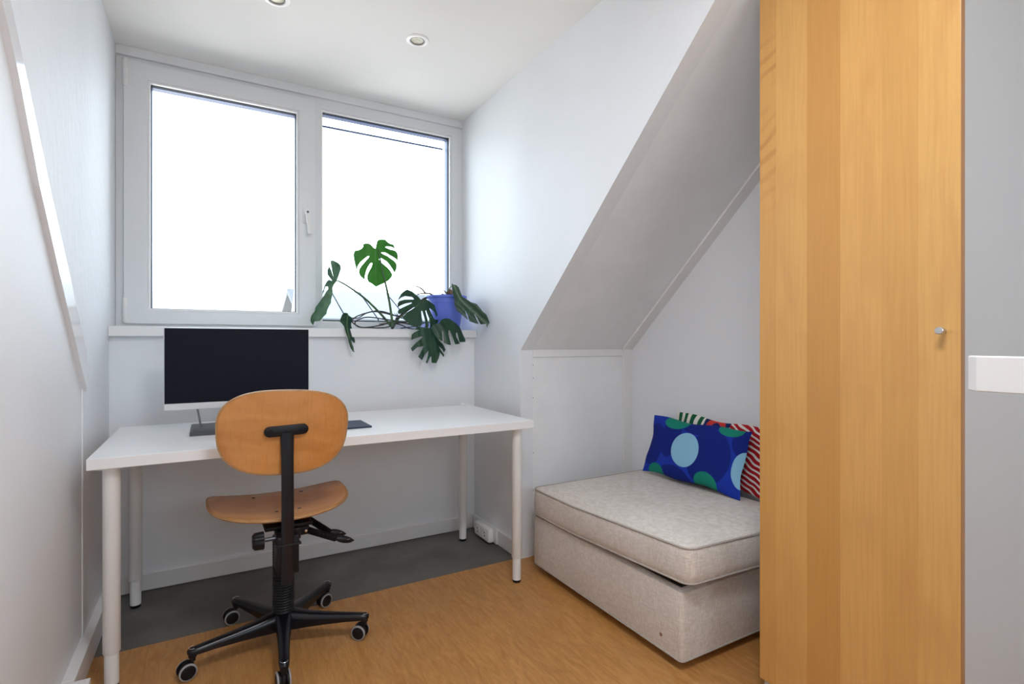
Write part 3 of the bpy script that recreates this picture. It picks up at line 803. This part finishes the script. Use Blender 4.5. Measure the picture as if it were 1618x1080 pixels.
def pillow_red():
    g = G('leaf_pattern_cotton', .85); g.b.inputs['Specular IOR Level'].default_value = .15
    w = g.nt.nodes.new('ShaderNodeTexWave'); w.inputs['Scale'].default_value = 14; w.inputs['Distortion'].default_value = 3.5; w.inputs['Detail'].default_value = 1
    mp = g.nt.nodes.new('ShaderNodeMapping'); mp.inputs['Rotation'].default_value = (0, R(25), 0); g.nt.links.new(g.O, mp.inputs[0]); g.nt.links.new(mp.outputs[0], w.inputs[0]); w.bands_direction = 'Z'
    stripe = g.rng(w.outputs['Color'], .66, .72)
    red = g.mix(stripe, (0.42, 0.012, 0.02), (0.75, 0.70, 0.68))
    U, V = g.X, g.Z
    # left part: cream with dark green leaves, middle navy with a red flower
    w2 = g.nt.nodes.new('ShaderNodeTexWave'); w2.inputs['Scale'].default_value = 7; w2.inputs['Distortion'].default_value = 4; w2.inputs['Detail'].default_value = 1
    g.nt.links.new(g.O, w2.inputs[0]); w2.bands_direction = 'X'
    grn = g.mix(g.rng(w2.outputs['Color'], .45, .5), (0.75, 0.73, 0.66), (0.012, 0.10, 0.05))
    nav = g.mix(g.disc(U, V, .02, .10, .055, .05), (0.012, 0.022, 0.12), (0.60, 0.05, 0.04))
    nav = g.mix(g.disc(U, V, .02, .105, .022, .022), nav, (0.012, 0.022, 0.12))
    c = g.mix(g.rng(g.math('ADD', U, g.math('MULTIPLY', g.noise(8), .06)), .118, .122), nav, grn)
    c = g.mix(g.rng(g.math('ADD', U, g.math('MULTIPLY', g.noise(7), .08)), -.012, -.008), red, c)
    return g.col(c)
lean = math.atan2(.05, .28)
# width axis runs along -Y of the room (local +X points to the window)
pillow('throw_pillow', .575, .292, .086, pillow_blue(), (1.962, 1.728, .565), (0, -0.0, 0), 'blue rectangular pillow with pale blue and green spots lying in front on the ottoman', seed=3)
pillow('throw_pillow', .56, .295, .044, pillow_red(), (2.041, 1.655, .577), (0, 0, 0), 'red, white and green patterned pillow mostly hidden behind the blue one', seed=5)
ps = [o for o in COL.objects if o.name.startswith('throw_pillow')]
for o, ln, tw, roll in ((ps[0], R(18), R(90), R(0)), (ps[1], R(12), R(90), R(-2))):
    o.rotation_mode = 'XYZ'
    o.matrix_world = Matrix.Translation(o.location) @ Matrix.Rotation(ln, 4, 'Y') @ Matrix.Rotation(R(90), 4, 'Z') @ Matrix.Rotation(roll, 4, 'Y')

# ================================================================== WARDROBE
wx, wy0, wy1, wz0, wz1 = 1.45, 0.525, 1.0205, 0.065, 2.17
wd = empty('wardrobe', (1.46, 0.77, 0), 0, 'tall wardrobe with a warm maple veneer door and white sides', 'wardrobe')
bm = NB(); box(bm, (wx, wy0, wz0), (wx+.018, wy1, wz1), .0012); door = part('door', bm, M['birch'], wd)
bm = NB(); box(bm, (wx+.0004, wy0-.0012, wz0), (wx+.0176, wy0+.0002, wz1), .0004); part('edge_band', bm, M['birch_edge'], door, label='darker orange edge of the door')
bm = NB(); lathe(bm, [(.0052, wx), (.0052, wx-.014), (.0085, wx-.017), (.0085, wx-.026), (.0070, wx-.0275), (.0001, wx-.0276)], (0, .556, 1.109), 'x', 24); part('knob', bm, M['alu'], door, True, 40, label='small round steel knob')
bm = NB()
box(bm, (wx+.021, wy0+.0015, 0.001), (2.052, wy0+.0195, wz1), .0008); box(bm, (wx+.021, wy1-.0195, 0.001), (2.052, wy1-.0015, wz1), .0008)
box(bm, (wx+.021, wy0+.0195, wz1-.018), (2.05, wy1-.0195, wz1)); box(bm, (wx+.021, wy0+.0195, wz0+.01), (2.05, wy1-.0195, wz0+.028)); box(bm, (2.045, wy0+.0195, .02), (2.052, wy1-.0195, wz1-.018))
part('carcass', bm, M['carcass'], wd)
bm = NB(); box(bm, (wx+.05, wy0+.02, 0.001), (wx+.062, wy1-.02, wz0+.0098)); part('plinth', bm, M['carcass'], wd)

# ================================================================== HANDRAIL END (white rail in front of the wardrobe side)
rl = empty('guard_rail', (.987, .04, 0), 0, 'thick white rail end jutting in at the right, before the wardrobe', 'rail')
bm = NB(); prism(bm, [(.965, -.90), (.965, .331), (.984, .3475), (1.000, .352), (1.008, .350), (1.008, -.90)], 'z', 1.0125, 1.0635, .0015); part('rail', bm, M['trim'], rl)
for y in (.02, -.85):
    bm = NB(); box(bm, (.967, y, 0.001), (1.006, y+.04, 1.0126), .002); part('post', bm, M['trim'], rl)

# ================================================================== MONSTERA
LEAVES = {
'A': ((2.86, 0.86, 1.35, 0.1, -0.1),
  [(0.769, 1.5832), (0.7601, 1.5873), (0.7453, 1.6011), (0.7307, 1.6078), (0.7165, 1.6044), (0.7038, 1.5989), (0.706, 1.5887), (0.6978, 1.576), (0.6834, 1.5677), (0.663, 1.5624), (0.6581, 1.5442), (0.6607, 1.5199), (0.667, 1.4903), (0.6761, 1.4607), (0.6798, 1.4831), (0.692, 1.5034), (0.71, 1.5215), (0.7297, 1.5385), (0.7382, 1.5407), (0.737, 1.5337), (0.7217, 1.5143), (0.7023, 1.4904), (0.69, 1.4701), (0.6877, 1.4506), (0.6938, 1.4344), (0.704, 1.4227), (0.7157, 1.4137), (0.718, 1.4362), (0.7245, 1.4617), (0.734, 1.4847), (0.745, 1.5024), (0.7537, 1.5059), (0.7567, 1.5006), (0.7514, 1.4834), (0.739, 1.46), (0.7309, 1.4371), (0.7305, 1.4203), (0.7376, 1.4026), (0.7538, 1.3952), (0.7687, 1.3849), (0.7791, 1.3799), (0.801, 1.3911), (0.8245, 1.4025), (0.8511, 1.42), (0.8688, 1.4384), (0.875, 1.4532), (0.8616, 1.4723), (0.8399, 1.4905), (0.8154, 1.5069), (0.7973, 1.5181), (0.792, 1.5289), (0.7968, 1.5349), (0.8117, 1.5334), (0.8359, 1.5214), (0.8576, 1.5034), (0.8734, 1.4846), (0.8863, 1.4641), (0.898, 1.4837), (0.9029, 1.5043), (0.9001, 1.5155), (0.8843, 1.5285), (0.8626, 1.5395), (0.838, 1.5514), (0.8139, 1.559), (0.8034, 1.5637), (0.8077, 1.5674), (0.8255, 1.5686), (0.8498, 1.5596), (0.8744, 1.5505), (0.908, 1.5364), (0.9085, 1.5594), (0.9036, 1.5762), (0.8947, 1.5839), (0.8732, 1.5875), (0.8489, 1.5893), (0.8277, 1.5956), (0.8306, 1.6007), (0.8545, 1.604), (0.8728, 1.6017), (0.8868, 1.5931), (0.8817, 1.6083), (0.8768, 1.6172), (0.8601, 1.6188), (0.8448, 1.6242), (0.8265, 1.6363), (0.8086, 1.6366), (0.791, 1.6333), (0.7796, 1.6214), (0.7758, 1.6029), (0.7733, 1.5853)],
  [(0.7713, 1.5835), (0.7743, 1.5189), (0.7791, 1.3813)]),
'B': ((2.8, 0.5, 1.25, 0.8, 0.2),
  [(0.5391, 1.5028), (0.5599, 1.5056), (0.5854, 1.501), (0.6024, 1.4901), (0.6068, 1.4728), (0.6003, 1.4485), (0.5916, 1.4242), (0.5836, 1.4027), (0.5656, 1.3826), (0.5568, 1.3639), (0.5538, 1.3337), (0.544, 1.303), (0.5415, 1.283), (0.528, 1.2624), (0.5179, 1.2422), (0.5144, 1.2251), (0.5006, 1.2122), (0.4786, 1.1873), (0.4502, 1.1837), (0.4435, 1.1648), (0.4301, 1.1805), (0.4282, 1.1965), (0.4338, 1.213), (0.4522, 1.2352), (0.4555, 1.2543), (0.4771, 1.2798), (0.4937, 1.303), (0.5163, 1.332), (0.532, 1.3535), (0.5288, 1.3679), (0.5151, 1.3662), (0.5042, 1.338), (0.4972, 1.3227), (0.4996, 1.3423), (0.5071, 1.3676), (0.5217, 1.3941), (0.5342, 1.4048), (0.5552, 1.4012), (0.5381, 1.4173), (0.5243, 1.4292), (0.5231, 1.4514), (0.5349, 1.4709), (0.5517, 1.4485), (0.5659, 1.4143), (0.5522, 1.4586)],
  [(0.5867, 1.4082), (0.5135, 1.3293), (0.4437, 1.1695)]),
'C': ((2.74, 0.6, 1.1, 0.7, 0.1),
  [(0.5805, 1.2207), (0.5927, 1.2306), (0.6095, 1.2286), (0.6165, 1.2185), (0.631, 1.2108), (0.6383, 1.2069), (0.6353, 1.1898), (0.6298, 1.1684), (0.6367, 1.1474), (0.6411, 1.1306), (0.6432, 1.1137), (0.65, 1.0904), (0.6486, 1.0756), (0.6349, 1.0841), (0.6254, 1.0946), (0.6297, 1.0715), (0.6376, 1.0567), (0.6386, 1.0377), (0.6433, 1.0292), (0.6335, 1.0328), (0.6218, 1.0506), (0.6128, 1.0799), (0.6086, 1.1049), (0.5996, 1.1278), (0.5885, 1.1608), (0.577, 1.1749), (0.5669, 1.1848), (0.573, 1.2037)],
  [(0.6118, 1.2267), (0.605, 1.1508), (0.6315, 1.0504), (0.6408, 1.0301)]),
'D': ((2.74, 1.0, 1.2, 0.1, 0.35),
  [(0.943, 1.3704), (0.9667, 1.3611), (0.9941, 1.3361), (1.0083, 1.3156), (1.0186, 1.3081), (1.04, 1.3198), (1.064, 1.3075), (1.0904, 1.29), (1.1115, 1.2747), (1.1201, 1.2616), (1.1122, 1.24), (1.1008, 1.2211), (1.0926, 1.2447), (1.0746, 1.26), (1.0575, 1.269), (1.0659, 1.2386), (1.0873, 1.2076), (1.1188, 1.2057), (1.1041, 1.1843), (1.0605, 1.1601), (1.0495, 1.1547), (1.0514, 1.1963), (1.0444, 1.2274), (1.0332, 1.2575), (1.0278, 1.2505), (1.0379, 1.2012), (1.0343, 1.1545), (1.0175, 1.1543), (1.0203, 1.1956), (1.01, 1.2525), (1.0043, 1.2513), (1.0014, 1.221), (1.0028, 1.19), (0.9887, 1.1666), (0.9612, 1.1662), (0.9342, 1.1673), (0.9201, 1.1832), (0.891, 1.2078), (0.9095, 1.2286), (0.9449, 1.2529), (0.9682, 1.2641), (0.9708, 1.2709), (0.9582, 1.2715), (0.9292, 1.2575), (0.9053, 1.2387), (0.875, 1.2301), (0.8728, 1.2427), (0.8807, 1.2557), (0.909, 1.2696), (0.9553, 1.2922), (0.9559, 1.2974), (0.9224, 1.2908), (0.8941, 1.2793), (0.8779, 1.2684), (0.8818, 1.289), (0.8914, 1.3023), (0.9194, 1.3114), (0.969, 1.3137), (0.9723, 1.3176), (0.9625, 1.3282), (0.9274, 1.3327), (0.9047, 1.3237), (0.8879, 1.3089), (0.8935, 1.3205), (0.9132, 1.3502), (0.9313, 1.3644)],
  [(1.0239, 1.3057), (0.9937, 1.2467), (0.9615, 1.1687)]),
'E': ((2.72, 1.05, 1.05, 0.1, 0.05),
  [(0.9804, 1.1663), (1.0078, 1.1592), (1.0216, 1.1543), (1.0413, 1.1597), (1.0581, 1.1522), (1.0694, 1.1498), (1.0804, 1.1293), (1.0857, 1.1087), (1.0967, 1.0907), (1.1222, 1.0674), (1.1379, 1.0387), (1.1242, 1.0233), (1.113, 1.0416), (1.0915, 1.0613), (1.1071, 1.0364), (1.1251, 1.0103), (1.1207, 0.9975), (1.1123, 1.0105), (1.0971, 1.0262), (1.098, 1.0159), (1.089, 0.9955), (1.0742, 0.9665), (1.0459, 0.9682), (1.0455, 1.0013), (1.0382, 1.0015), (1.0295, 0.9864), (1.0207, 0.9653), (1.0114, 0.9716), (1.0183, 0.9866), (1.0243, 1.0068), (1.0305, 1.0362), (1.0077, 1.0121), (0.9906, 0.9831), (0.9718, 1.0026), (0.9832, 1.0225), (1.0048, 1.0602), (0.9673, 1.0529), (0.9409, 1.0306), (0.9336, 1.0456), (0.9375, 1.0531), (0.9679, 1.083), (1.0013, 1.1083), (0.9904, 1.1133), (0.9573, 1.1006), (0.9345, 1.093), (0.9388, 1.1206), (0.9525, 1.1332), (0.98, 1.1461), (0.9582, 1.1483), (0.9611, 1.1585)],
  [(1.0357, 1.157), (1.0454, 1.083), (1.0601, 0.9704)]),
'F': ((2.69, 1.14, 1.1, 0.1, 0.3),
  [(1.0549, 1.1746), (1.0903, 1.1856), (1.1102, 1.2069), (1.1341, 1.2127), (1.1628, 1.2082), (1.1956, 1.1878), (1.2219, 1.1618), (1.2332, 1.1355), (1.2351, 1.1276), (1.2486, 1.0961), (1.2453, 1.0819), (1.2014, 1.0804), (1.1988, 1.1038), (1.1987, 1.1247), (1.1942, 1.1351), (1.1846, 1.1298), (1.1835, 1.1089), (1.1937, 1.0882), (1.202, 1.0715), (1.1703, 1.0685), (1.1649, 1.0933), (1.1574, 1.1244), (1.1501, 1.1477), (1.1427, 1.145), (1.1382, 1.1242), (1.1421, 1.0881), (1.1425, 1.065), (1.121, 1.0677), (1.1051, 1.0779), (1.1083, 1.0932), (1.1095, 1.1343), (1.1068, 1.1487), (1.1031, 1.1291), (1.1004, 1.0855), (1.0843, 1.0932), (1.0693, 1.1084), (1.0556, 1.1337), (1.0474, 1.1592)],
  [(1.1157, 1.2044), (1.1448, 1.1606), (1.1577, 1.083)]),
'G': ((2.64, 1.2, 1.25, -0.35, 0.1),
  [(1.1466, 1.4018), (1.1561, 1.3958), (1.1705, 1.3935), (1.1821, 1.3808), (1.1907, 1.3551), (1.1994, 1.3294), (1.2206, 1.3142), (1.2395, 1.2989), (1.2683, 1.289), (1.2868, 1.2633), (1.2959, 1.2479), (1.3124, 1.2325), (1.3285, 1.1861), (1.3117, 1.1591), (1.3102, 1.1808), (1.2881, 1.1781), (1.2793, 1.1775), (1.2675, 1.2114), (1.2553, 1.233), (1.2602, 1.2114), (1.2701, 1.179), (1.2542, 1.183), (1.2351, 1.1906), (1.2256, 1.1946), (1.2196, 1.2265), (1.2061, 1.2531), (1.2132, 1.2238), (1.22, 1.2008), (1.2022, 1.216), (1.1837, 1.2364), (1.1651, 1.2516), (1.1544, 1.2874), (1.1554, 1.3132), (1.1495, 1.3492), (1.1482, 1.3801)],
  [(1.1584, 1.3933), (1.1869, 1.3188), (1.252, 1.2474), (1.3173, 1.1757)]),
}
ROOT_A = [(0.783, 2.86, 1.5871), (0.8003, 2.86, 1.4955), (0.8247, 2.86, 1.3933), (0.8458, 2.86, 1.2901), (0.8605, 2.85, 1.1649)]
ROOT_B = [(0.5656, 2.79, 1.3958), (0.6152, 2.8, 1.3734), (0.7081, 2.82, 1.3164), (0.7982, 2.84, 1.2392), (0.8676, 2.85, 1.165)]
LOOP1 = [(0.8813, 2.86, 1.2319), (0.8212, 2.86, 1.2477), (0.7692, 2.86, 1.248), (0.7013, 2.86, 1.2274), (0.6679, 2.86, 1.2097), (0.6547, 2.86, 1.1926), (0.6746, 2.86, 1.1727), (0.7181, 2.86, 1.1598), (0.8038, 2.86, 1.1713), (0.8458, 2.86, 1.1823), (0.91, 2.86, 1.1799), (0.9646, 2.86, 1.1595), (1.0202, 2.86, 1.153), (1.0503, 2.86, 1.1606)]
LOOP2 = [(0.9946, 2.84, 1.2161), (0.9397, 2.84, 1.1939), (0.8504, 2.84, 1.2026), (0.7468, 2.84, 1.2141), (0.6964, 2.84, 1.2062), (0.6665, 2.84, 1.1855), (0.6831, 2.84, 1.1623), (0.7468, 2.84, 1.158), (0.8329, 2.84, 1.1609), (0.9037, 2.84, 1.1862), (0.9762, 2.84, 1.1804), (1.0131, 2.84, 1.1632)]
LOOP3 = [(0.6455, 2.82, 1.2077), (0.6783, 2.82, 1.2084), (0.7181, 2.82, 1.2328), (0.7652, 2.82, 1.2442), (0.827, 2.82, 1.2356), (0.869, 2.82, 1.2264), (0.9331, 2.82, 1.221)]
STEM = [(0.8742, 2.86, 1.1653), (0.8885, 2.86, 1.2216), (0.9108, 2.84, 1.2632), (0.9367, 2.82, 1.2804)]
PET_D = [(0.8752, 2.84, 1.1788), (0.9122, 2.8, 1.2266), (0.9487, 2.76, 1.2532), (0.9918, 2.74, 1.2913)]
PET_E = [(1.1108, 2.8, 1.1529), (1.0614, 2.76, 1.2215), (1.0316, 2.73, 1.1575)]
PET_G = [(1.1957, 2.8, 1.3349), (1.1388, 2.72, 1.3549), (1.1471, 2.66, 1.3918)]
TRIML = []
# trim lower [(1.481, 1.72), (1.536, 1.671), (1.699, 1.456), (1.975, 1.197), (2.277, 0.915)]
# trim upper [(1.536, 1.747), (1.591, 1.695), (1.8, 1.481), (2.101, 1.205), (2.255, 1.057), (2.277, 0.915)]
# wall edge x at [(1.767, 1.469), (2.055, 1.201), (2.354, 0.91)]
# roof [(2.4, 14.0, 2.32), (4.63, 14.0, 2.37), (2.48, 14.0, 1.74), (4.99, 14.0, 1.8), (1.79, 14.0, 2.16), (1.71, 14.0, 1.69), (4.99, 14.0, 2.64)]

plant = empty('monstera_plant', (1.10, 2.84, 1.150), 0, 'monstera with split leaves trailing from a blue pot on the windowsill', 'potted plant')
PC = (1.182, 2.838)
bm = NB()
prof = [(.0001, 1.1505), (.074, 1.1505), (.078, 1.156), (.101, 1.290), (.1035, 1.305), (.108, 1.306), (.109, 1.330), (.1185, 1.332), (.1205, 1.337), (.1205, 1.343), (.117, 1.3455), (.113, 1.343), (.106, 1.330), (.104, 1.318), (.0001, 1.318)]
lathe(bm, prof, (PC[0], PC[1], 0), 'z', 48, cap=False); pot = part('pot', bm, M['pot_blue'], plant, True, 35, label='blue plastic pot')
bm = NB()
rings = []
for s, z in ((1, 1.322), (.8, 1.333), (.5, 1.337), (.02, 1.338)): rings.append([(PC[0]+.105*s*math.cos(2*PI*i/28), PC[1]+.105*s*math.sin(2*PI*i/28), z+.003*math.sin(i*2.3)) for i in range(28)])
loft(bm, rings); part('soil', bm, M['soil'], plant, True)
# tuber and dry stubs on the soil
bm = NB(); rings = []
for k in range(9):
    t = k/8; rr = .021*math.sin(PI*min(.999, max(.001, t)))**.6+.0003
    rings.append([(1.192+rr*math.cos(2*PI*i/14)+.002*math.sin(3*i), 2.80+rr*math.sin(2*PI*i/14), 1.335+.048*t) for i in range(14)])
loft(bm, rings); part('tuber', bm, M['tuber'], plant, True)
for pts in ([(1.19, 2.80, 1.345), (1.165, 2.80, 1.365), (1.148, 2.80, 1.378)], [(1.20, 2.80, 1.345), (1.222, 2.80, 1.35), (1.240, 2.80, 1.372)], [(1.16, 2.79, 1.34), (1.15, 2.79, 1.35), (1.135, 2.79, 1.352)], [(1.10, 2.79, 1.335), (1.07, 2.80, 1.352), (1.03, 2.80, 1.352), (0.995, 2.80, 1.345)], [(1.045, 2.80, 1.352), (1.02, 2.80, 1.378), (0.985, 2.80, 1.392)]):
    bm = NB(); tube(bm, smoothpath(pts, 5), .0055, 8, r_end=.0025); part('dry_stub', bm, M['tuber'], plant, True)

def make_leaf(key, m, bow, mm=None, cup=0.0):
    (y0, x0, z0, kx, kz), pts, mid = LEAVES[key]
    bm = NB(); vs = [bm.verts.new((x, 0, z)) for x, z in pts]
    f = bm.faces.new(vs)
    xs = [p[0] for p in pts]; zs_ = [p[1] for p in pts]
    for ax, lo, hi in (('x', min(xs), max(xs)), ('z', min(zs_), max(zs_))):
        c = lo + .011
        while c < hi:
            co = (c, 0, 0) if ax == 'x' else (0, 0, c); no = (1, 0, 0) if ax == 'x' else (0, 0, 1)
            bmesh.ops.bisect_plane(bm, geom=list(bm.verts)+list(bm.edges)+list(bm.faces), plane_co=co, plane_no=no); c += .011
    bmesh.ops.triangulate(bm, faces=bm.faces)
    M2 = [Vector(p) for p in mid]
    def dist(p):
        best = 9; sg = 0
        for a, b in zip(M2, M2[1:]):
            ab = b-a; t = max(0, min(1, (p-a).dot(ab)/ab.length_squared)); q = a+ab*t; d = (p-q).length
            if d < best: best = d; al = t
        return best
    def Y(x, z):
        d = dist(Vector((x, z))); a0 = (Vector((x, z))-M2[0]).length
        return y0 + kx*(x-x0) + kz*(z-z0) - cup*d + bow*d*d*2 + .0022*math.sin(d*160) - .25*bow*a0*a0
    for v in bm.verts: v.co.y = Y(v.co.x, v.co.z)
    bmesh.ops.recalc_face_normals(bm, faces=bm.faces)
    ret = bmesh.ops.solidify(bm, geom=list(bm.faces), thickness=.0009)
    lf = part('leaf', bm, m, plant, True, 60)
    bm = NB(); mp = smoothpath([(p.x, Y(p.x, p.y)-.0006, p.y) for p in M2], 5)
    tube(bm, mp, .0018, 6, r_end=.0006)
    def inside(x, z):
        c = False; n = len(pts)
        for i in range(n):
            x1, z1 = pts[i]; x2, z2 = pts[(i+1) % n]
            if (z1 > z) != (z2 > z) and x < (x2-x1)*(z-z1)/(z2-z1)+x1: c = not c
        return c
    m2 = smoothpath([(p.x, 0, p.y) for p in M2], 8)
    for q in range(2, len(m2)-2, 3):
        p = m2[q]; d = (m2[q+1]-m2[q-1]).normalized(); nrm = Vector((-d.z, 0, d.x))
        for sg in (-1, 1):
            path = []; cur = p.copy(); dr = (nrm*sg*.9 + d*.35).normalized()
            for st in range(16):
                if not inside(cur.x, cur.z): break
                path.append((cur.x, Y(cur.x, cur.z)-.0006, cur.z)); dr = (dr + d*.05).normalized(); cur = cur + dr*.007
            if len(path) > 3: tube(bm, path[:-1], .0008, 5, r_end=.0004)
    part('midrib', bm, mm or M['vein'], lf, True)
    return lf
la = make_leaf('A', M['leaf_backlit'], .8); la['label'] = 'upright bright green leaf against the window'
make_leaf('B', M['leaf_pale'], -1.2, cup=.25)
make_leaf('C', M['leaf'], 1.5, cup=-.3)
make_leaf('D', M['leaf'], mm=M['dark_vein'], bow=1.2)
make_leaf('E', M['leaf'], mm=M['dark_vein'], bow=.8)
make_leaf('F', M['leaf'], mm=M['dark_vein'], bow=1.5)
make_leaf('G', M['leaf'], 1.0, cup=.2)
def stalk(name, pts, r0, r1, m, k=6):
    bm = NB(); tube(bm, smoothpath(pts, k), r0, 8, r_end=r1); return part(name, bm, m, plant, True)
stalk('petiole', [(x, y-.045, 1.085+(z-1.085)*(y-.045)/y) for x, y, z in ROOT_A[::-1]], .0075, .0036, M['stem'])
stalk('petiole', ROOT_B[::-1], .0075, .0034, M['stem'])
stalk('petiole', PET_D, .0038, .0022, M['stem'])
stalk('petiole', PET_E, .0030, .0022, M['stem'])
stalk('petiole', PET_G, .0030, .0020, M['stem'])
stalk('petiole', LOOP3[::-1], .0036, .0028, M['root'])
stalk('aerial_root', LOOP1, .0036, .0030, M['root'])
stalk('aerial_root', LOOP2, .0036, .0030, M['root'])
stalk('aerial_root', [(0.80, 2.86, 1.178), (0.90, 2.85, 1.190), (0.98, 2.84, 1.176), (1.05, 2.82, 1.156)], .0028, .0024, M['root'])
stalk('aerial_root', [(0.92, 2.86, 1.158), (1.0, 2.83, 1.170), (1.05, 2.80, 1.190), (1.03, 2.78, 1.158)], .0028, .0024, M['root'])
stalk('stem', [(0.868, 2.85, 1.1525), (0.885, 2.85, 1.180), (0.905, 2.845, 1.215), (0.935, 2.84, 1.245), (1.00, 2.84, 1.29), (1.06, 2.84, 1.33), (1.12, 2.84, 1.345), (1.16, 2.84, 1.335)], .0072, .0060, M['root'])
rn = random.Random(4)
for k in range(6):
    a = rn.uniform(0, 6); p = (0.895+rn.uniform(-.012, .02), 2.845, 1.205+rn.uniform(-.02, .03))
    stalk('aerial_root', [p, (p[0]+.018*math.cos(a), p[1]-.008, p[2]+.016*math.sin(a)), (p[0]+.030*math.cos(a+.5), p[1]-.012, p[2]+.028*math.sin(a+.5)+.01)], .0028, .0012, M['root'], 4)

# ================================================================== OUTSIDE
roof = empty('neighbour_house', (4.0, 15.5, -6.0), 0, 'pale house roof seen low through the right window pane', 'house')
bm = NB(); box(bm, (2.2, 14.6, -6), (6.4, 19.4, 1.6)); part('walls', bm, mat('pale_render', (0.16, 0.16, 0.165), .9, noise=.05), roof)
bm = NB(); prism(bm, [(14.2, 1.45), (17.0, 2.66), (19.8, 1.45), (17.0, 2.50)], 'x', 2.0, 6.6); part('roof', bm, mat('light_roof', (0.09, 0.09, 0.094), .8, noise=.1, nscale=4), roof)
pm = mat('solar_panel_grey', (0.070, 0.072, 0.085), .35, noise=.05)
for i in range(4):
    x0 = 2.35 + i*.86
    bm = NB(); a = 14.55; b = 16.7
    zz = lambda y: 1.45 + (y-14.2)*(2.66-1.45)/2.8 + .05
    prism(bm, [(a, zz(a)), (b, zz(b)), (b, zz(b)+.04), (a, zz(a)+.04)], 'x', x0, x0+.82); part('solar_panel', bm, pm, roof)
bm = NB()
rg = [[(1.95+s*a, 15+s*b, z) for a, b in ((-1, -1), (1, -1), (1, 1), (-1, 1))] for s, z in ((.10, 1.0), (.07, 1.9), (.004, 2.6))]
loft(bm, rg); part('spire', bm, mat('pale_stone', (.5, .48, .47), .9), roof)
